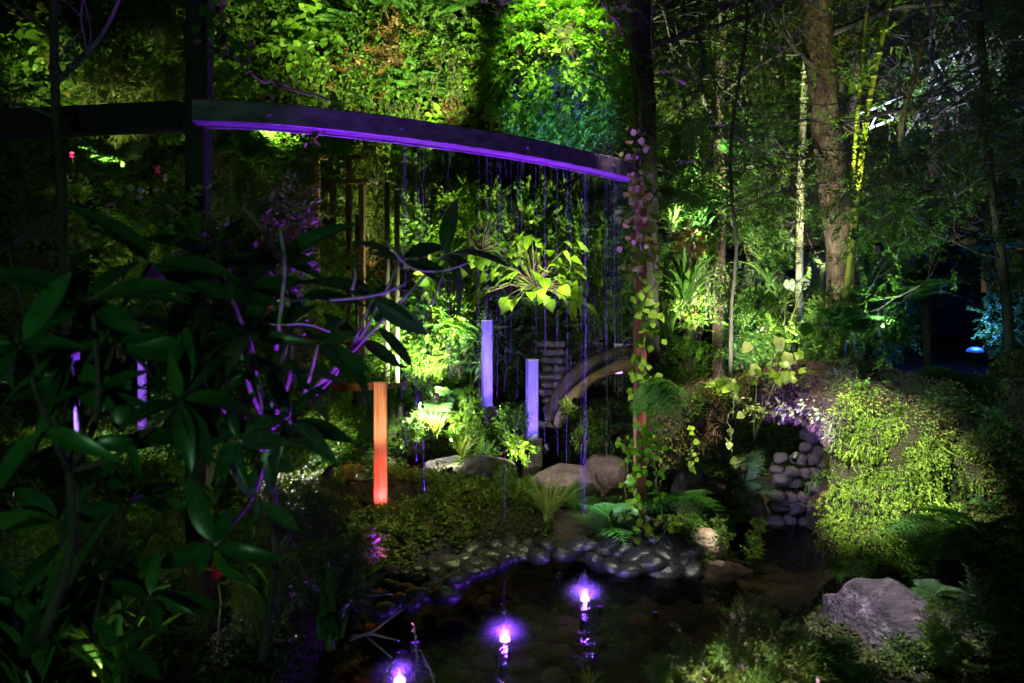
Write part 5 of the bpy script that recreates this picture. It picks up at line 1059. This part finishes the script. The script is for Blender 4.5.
spot((306, 428, 6.2), (312, 456, 5.95), NEU, 50, 140, 'low path lamp left of the orange-red post', lens=20, size=.04)
spot((120, 330, 4.9), (170, 200, 7.2), YEL, 30, 50, 'hidden spotlight in front of the left hedge', lens=1)
spot((110, 200, 5.8), (85, 45, 7.8), YEL, 150, 40, 'hidden spotlight behind the dark crossbeam', lens=1)
spot((108, 412, 5.0), (118, 418, 5.3), NEU, 14, 120, 'small white path lamp between the two purple posts at the left', lens=20, size=.04)
# orange post
P0 = np.array(op.location); spot_s = fixture(P0+[.04, -.17, .07], P0+[0, 0, .30], (1.0, .05, .07), 24, 100, label='red spotlight in the pit at the foot of the square post', lens=3, size=.035)
spot((330, 470, 4.5), (380, 405, 5.2), (1.0, .62, .32), 15, 46, 'amber spotlight in the plants left of the orange-red post', lens=2, size=.035)
# bright lime plant by own lamp
spot((527, 452, 6.4), (514, 446, 6.75), NEU, 12, 120, 'tiny white lamp touching the small bright lime plant', lens=15, size=.03)
spot((436, 395, 7.5), (436, 350, 8.6), NEU, 70, 70, 'slim white lamp right of the bollards', lens=10, size=.04)
# purple behind arch
q = W(618, 360, 8.6); o = empty('violet_post', q+[0, 0, -.15], label='short violet-lit post between the log arch and the rust-red post', cat='post'); b = MB(); b.box((0, 0, .16), (.10, .10, .34), bev=.006); b.build('shaft', M['postwhite'], o, False); b = MB(); b.box((0, 0, .34), (.11, .11, .015), bev=.003); b.build('cap', M['postwhite'], o, False)
rock(W(632, 360, 8.9), (.2, .2, .2), 'rockpink', 'small pale rock lit violet behind the climbing vine', 77)
fixture(q+[.05, -.45, -.1], q+[0, 0, .05], (.35, .12, 1.0), 45, 100, label='violet spotlight beyond the log arch', lens=2, size=.035)
spot((575, 400, 6.6), (590, 365, 7.8), WARM, 12, 90, 'small warm spotlight under the log arch', lens=2, size=.03)
# pale boulder + ferns
spot((600, -50, 4.0), (575, 480, 5.8), (1.0, .82, .80), 95, 20, 'narrow spotlight hung in the vines, aimed at the pale pink boulder', lens=1, size=.03)
spot((585, 575, 4.5), (650, 420, 4.7), (.55, 1.0, .70), 9, 80, 'green-white spotlight at the pond edge aimed at the vine-wrapped post', lens=1, size=.03)
spot((720, -50, 3.4), (655, 430, 4.7), NEU, 150, 24, 'spotlight on the branch above the arch aimed at the vine-wrapped post', lens=1, size=.04)
# arch
spot((640, -50, 2.8), (880, 470, 4.3), (.95, 1.0, .70), 760, 20, 'spotlight high in the branches aimed at the moss-covered pillar', lens=1, size=.04)
spot((740, -50, 3.4), (735, 385, 4.9), WARM, 300, 28, 'warm spotlight high above the crest of the arch', lens=1, size=.04)
spot((796, 455, 4.15), (815, 405, 4.6), (.28, .12, 1.0), 26, 70, 'tiny violet lamp in the mouth of the arch', lens=1, size=.025)
spot((745, 470, 5.0), (822, 480, 5.8), (.62, .52, 1.0), 10, 70, 'lilac lamp inside the cave aimed at the cobble wall', lens=1, size=.03)
spot((760, -50, 2.7), (880, 630, 3.5), (.95, .82, 1.0), 240, 18, 'small lamp aimed down at the streaked boulder', lens=1, size=.03)
spot((790, -50, 3.6), (705, 540, 5.0), (1.0, .85, .8), 90, 10, 'narrow lamp aimed at the cream rock', lens=1, size=.03)
spot((700, 770, 2.55), (748, 640, 3.1), (1.0, .88, .9), 22, 80, 'little lamp added in front of the pink-flowering bush to brighten it', lens=1, size=.025)  # ground lamp added below view to lift the bush
# violet uplights at the pond shore washing the beam
spot((300, 676, 3.30), (305, 110, 3.44), (.28, .02, 1.0), 260, 58, 'violet underwater spotlight aimed at the near third of the beam', lens=1, size=.03)
spot((415, 642, 3.54), (415, 128, 3.70), (.28, .02, 1.0), 260, 58, 'violet underwater spotlight aimed at the middle of the beam', lens=1, size=.03)
spot((600, 606, 4.15), (575, 155, 4.36), (.28, .02, 1.0), 120, 32, 'violet underwater spotlight aimed at the far third of the beam', lens=1, size=.03)
spot((440, 780, 2.25), (340, 290, 2.45), (.34, .03, 1.0), 52, 54, 'added violet stake spotlight aimed into the big-leaved shrub', lens=1, size=.03)  # lamp added below view so the stems show violet
put('grassA', W(436, 436, 7.0), .32, label='yellow-lit grass tuft glaring beside the ground lamp behind the mossy mound')
put('grassA', W(420, 428, 7.3), .26, label='smaller bright grass tuft just left of the glaring one')
put('grassA', W(312, 452, 5.9), .26, label='lit grass tuft beside the path lamp left of the orange-red post')
put('strapA', W(455, 445, 7.0), .3, label='bright strap-leaved plant right of the glaring grass tuft')
spot((742, 366, 5.2), (725, 240, 7.2), (.9, 1.0, .7), 60, 80, 'spotlight on the left end of the arch crest aimed into the undergrowth', lens=2, size=.03)
spot((250, 345, 5.6), (250, 240, 7.6), YEL, 60, 70, 'spotlight hidden behind the big-leaved shrub aimed at the hedge', lens=1, size=.03)
spot((560, 575, 4.0), (600, 550, 4.8), NEU, 3, 110, 'small white lamp at the water surface lighting the wet cobbles', lens=.5, size=.02)
spot((655, 612, 4.25), (638, 200, 4.58), (.10, .10, 1.0), 130, 15, 'blue-violet spotlight in the pond aimed at the climber on the beam end', lens=1, size=.025)
spot((620, -60, 3.8), (600, 625, 3.8), (1.0, .8, .62), 34, 34, 'added dim warm spotlight on the rail, shining straight down to show the pond bed', lens=1, size=.03)  # lamp added above view to brighten the pond bed
spot((452, 440, 7.3), (446, 462, 6.9), YEL, 18, 140, 'tiny path lamp beside the dark slab of the back pond', lens=15, size=.03)
put('grassA', W(462, 458, 6.75), .26, label='lit grass tuft leaning over the dark slab of the back pond')
# trunks and canopy
spot((795, 345, 5.9), (832, 120, 7.2), (1.0, .80, .52), 48, 36, 'warm spotlight aimed up the thick brown trunk', lens=2, size=.04)
spot((806, 318, 7.9), (803, 150, 8.5), (1.0, .92, .62), 190, 45, 'spotlight at the foot of the pale bamboo', lens=2, size=.04)
spot((856, 230, 5.9), (868, 80, 6.25), (.95, 1.0, .35), 60, 50, 'spotlight at the foot of the yellow bamboos', lens=2, size=.04)
spot((760, 365, 6.0), (780, 300, 7.2), NEU, 130, 95, 'spotlight behind the crest of the arch lighting the undergrowth', lens=3, size=.04)
spot((700, 330, 6.8), (719, 240, 8.6), NEU, 190, 70, 'spotlight aimed at the slim patchy trunk', lens=2, size=.04)
spot((690, 250, 7.6), (720, 40, 10.0), (.8, 1.0, .5), 330, 60, 'spotlight lighting the high olive foliage', lens=1, size=.04)
spot((880, 330, 4.9), (930, 120, 6.2), (.6, .95, .6), 28, 80, 'dim spotlight on the bank aimed up at the twiggy trees', lens=1, size=.04)
spot((900, 150, 10.3), (930, 90, 12.0), COOL, 260, 70, 'white floodlight under the footbridge truss', lens=3)
spot((880, 250, 4.0), (930, 400, 4.9), (.5, 1.0, .8), 14, 80, 'faint lamp above the right bank', lens=1, size=.025)
spot((100, 700, 2.2), (112, 660, 2.3), (.9, 1.0, .4), 2.5, 120, 'small ground lamp at the bottom left edge', lens=4, size=.02)
spot((450, 470, 4.3), (430, 500, 5.0), YEL, 5, 140, 'faint lamp at the near side of the mossy mound', lens=.5, size=.02)
spot((590, -60, 4.7), (450, 500, 5.1), YEL, 75, 30, 'spotlight hung near the beam aimed at the mossy mound', lens=1, size=.03)
# fill lamp added behind the camera to brighten the nearest leaves
o = empty('fill_lamp', (-.75, -1.5, gz(-.75, -1.5)), label='low fill lamp added behind the viewer for the nearest leaves', cat='lamp'); b = MB(); b.tube([[0, 0, 0], [0, 0, .8]], .05, 14); b.build('shaft', M['black'], o); b = MB(); b.tube([[0, 0, .8], [0, 0, .95]], .045, 14); b.build('lens', emitmat('fill_lens', (.4, 1.0, .75), 2), o)
ld = bpy.data.lights.new('bulb', 'POINT'); ld.energy = 85; ld.color = (.40, 1.0, .48); ld.shadow_soft_size = .1; lo = bpy.data.objects.new('bulb', ld); COL.objects.link(lo); lo.parent = o; lo.location = (0, 0, 1.15)
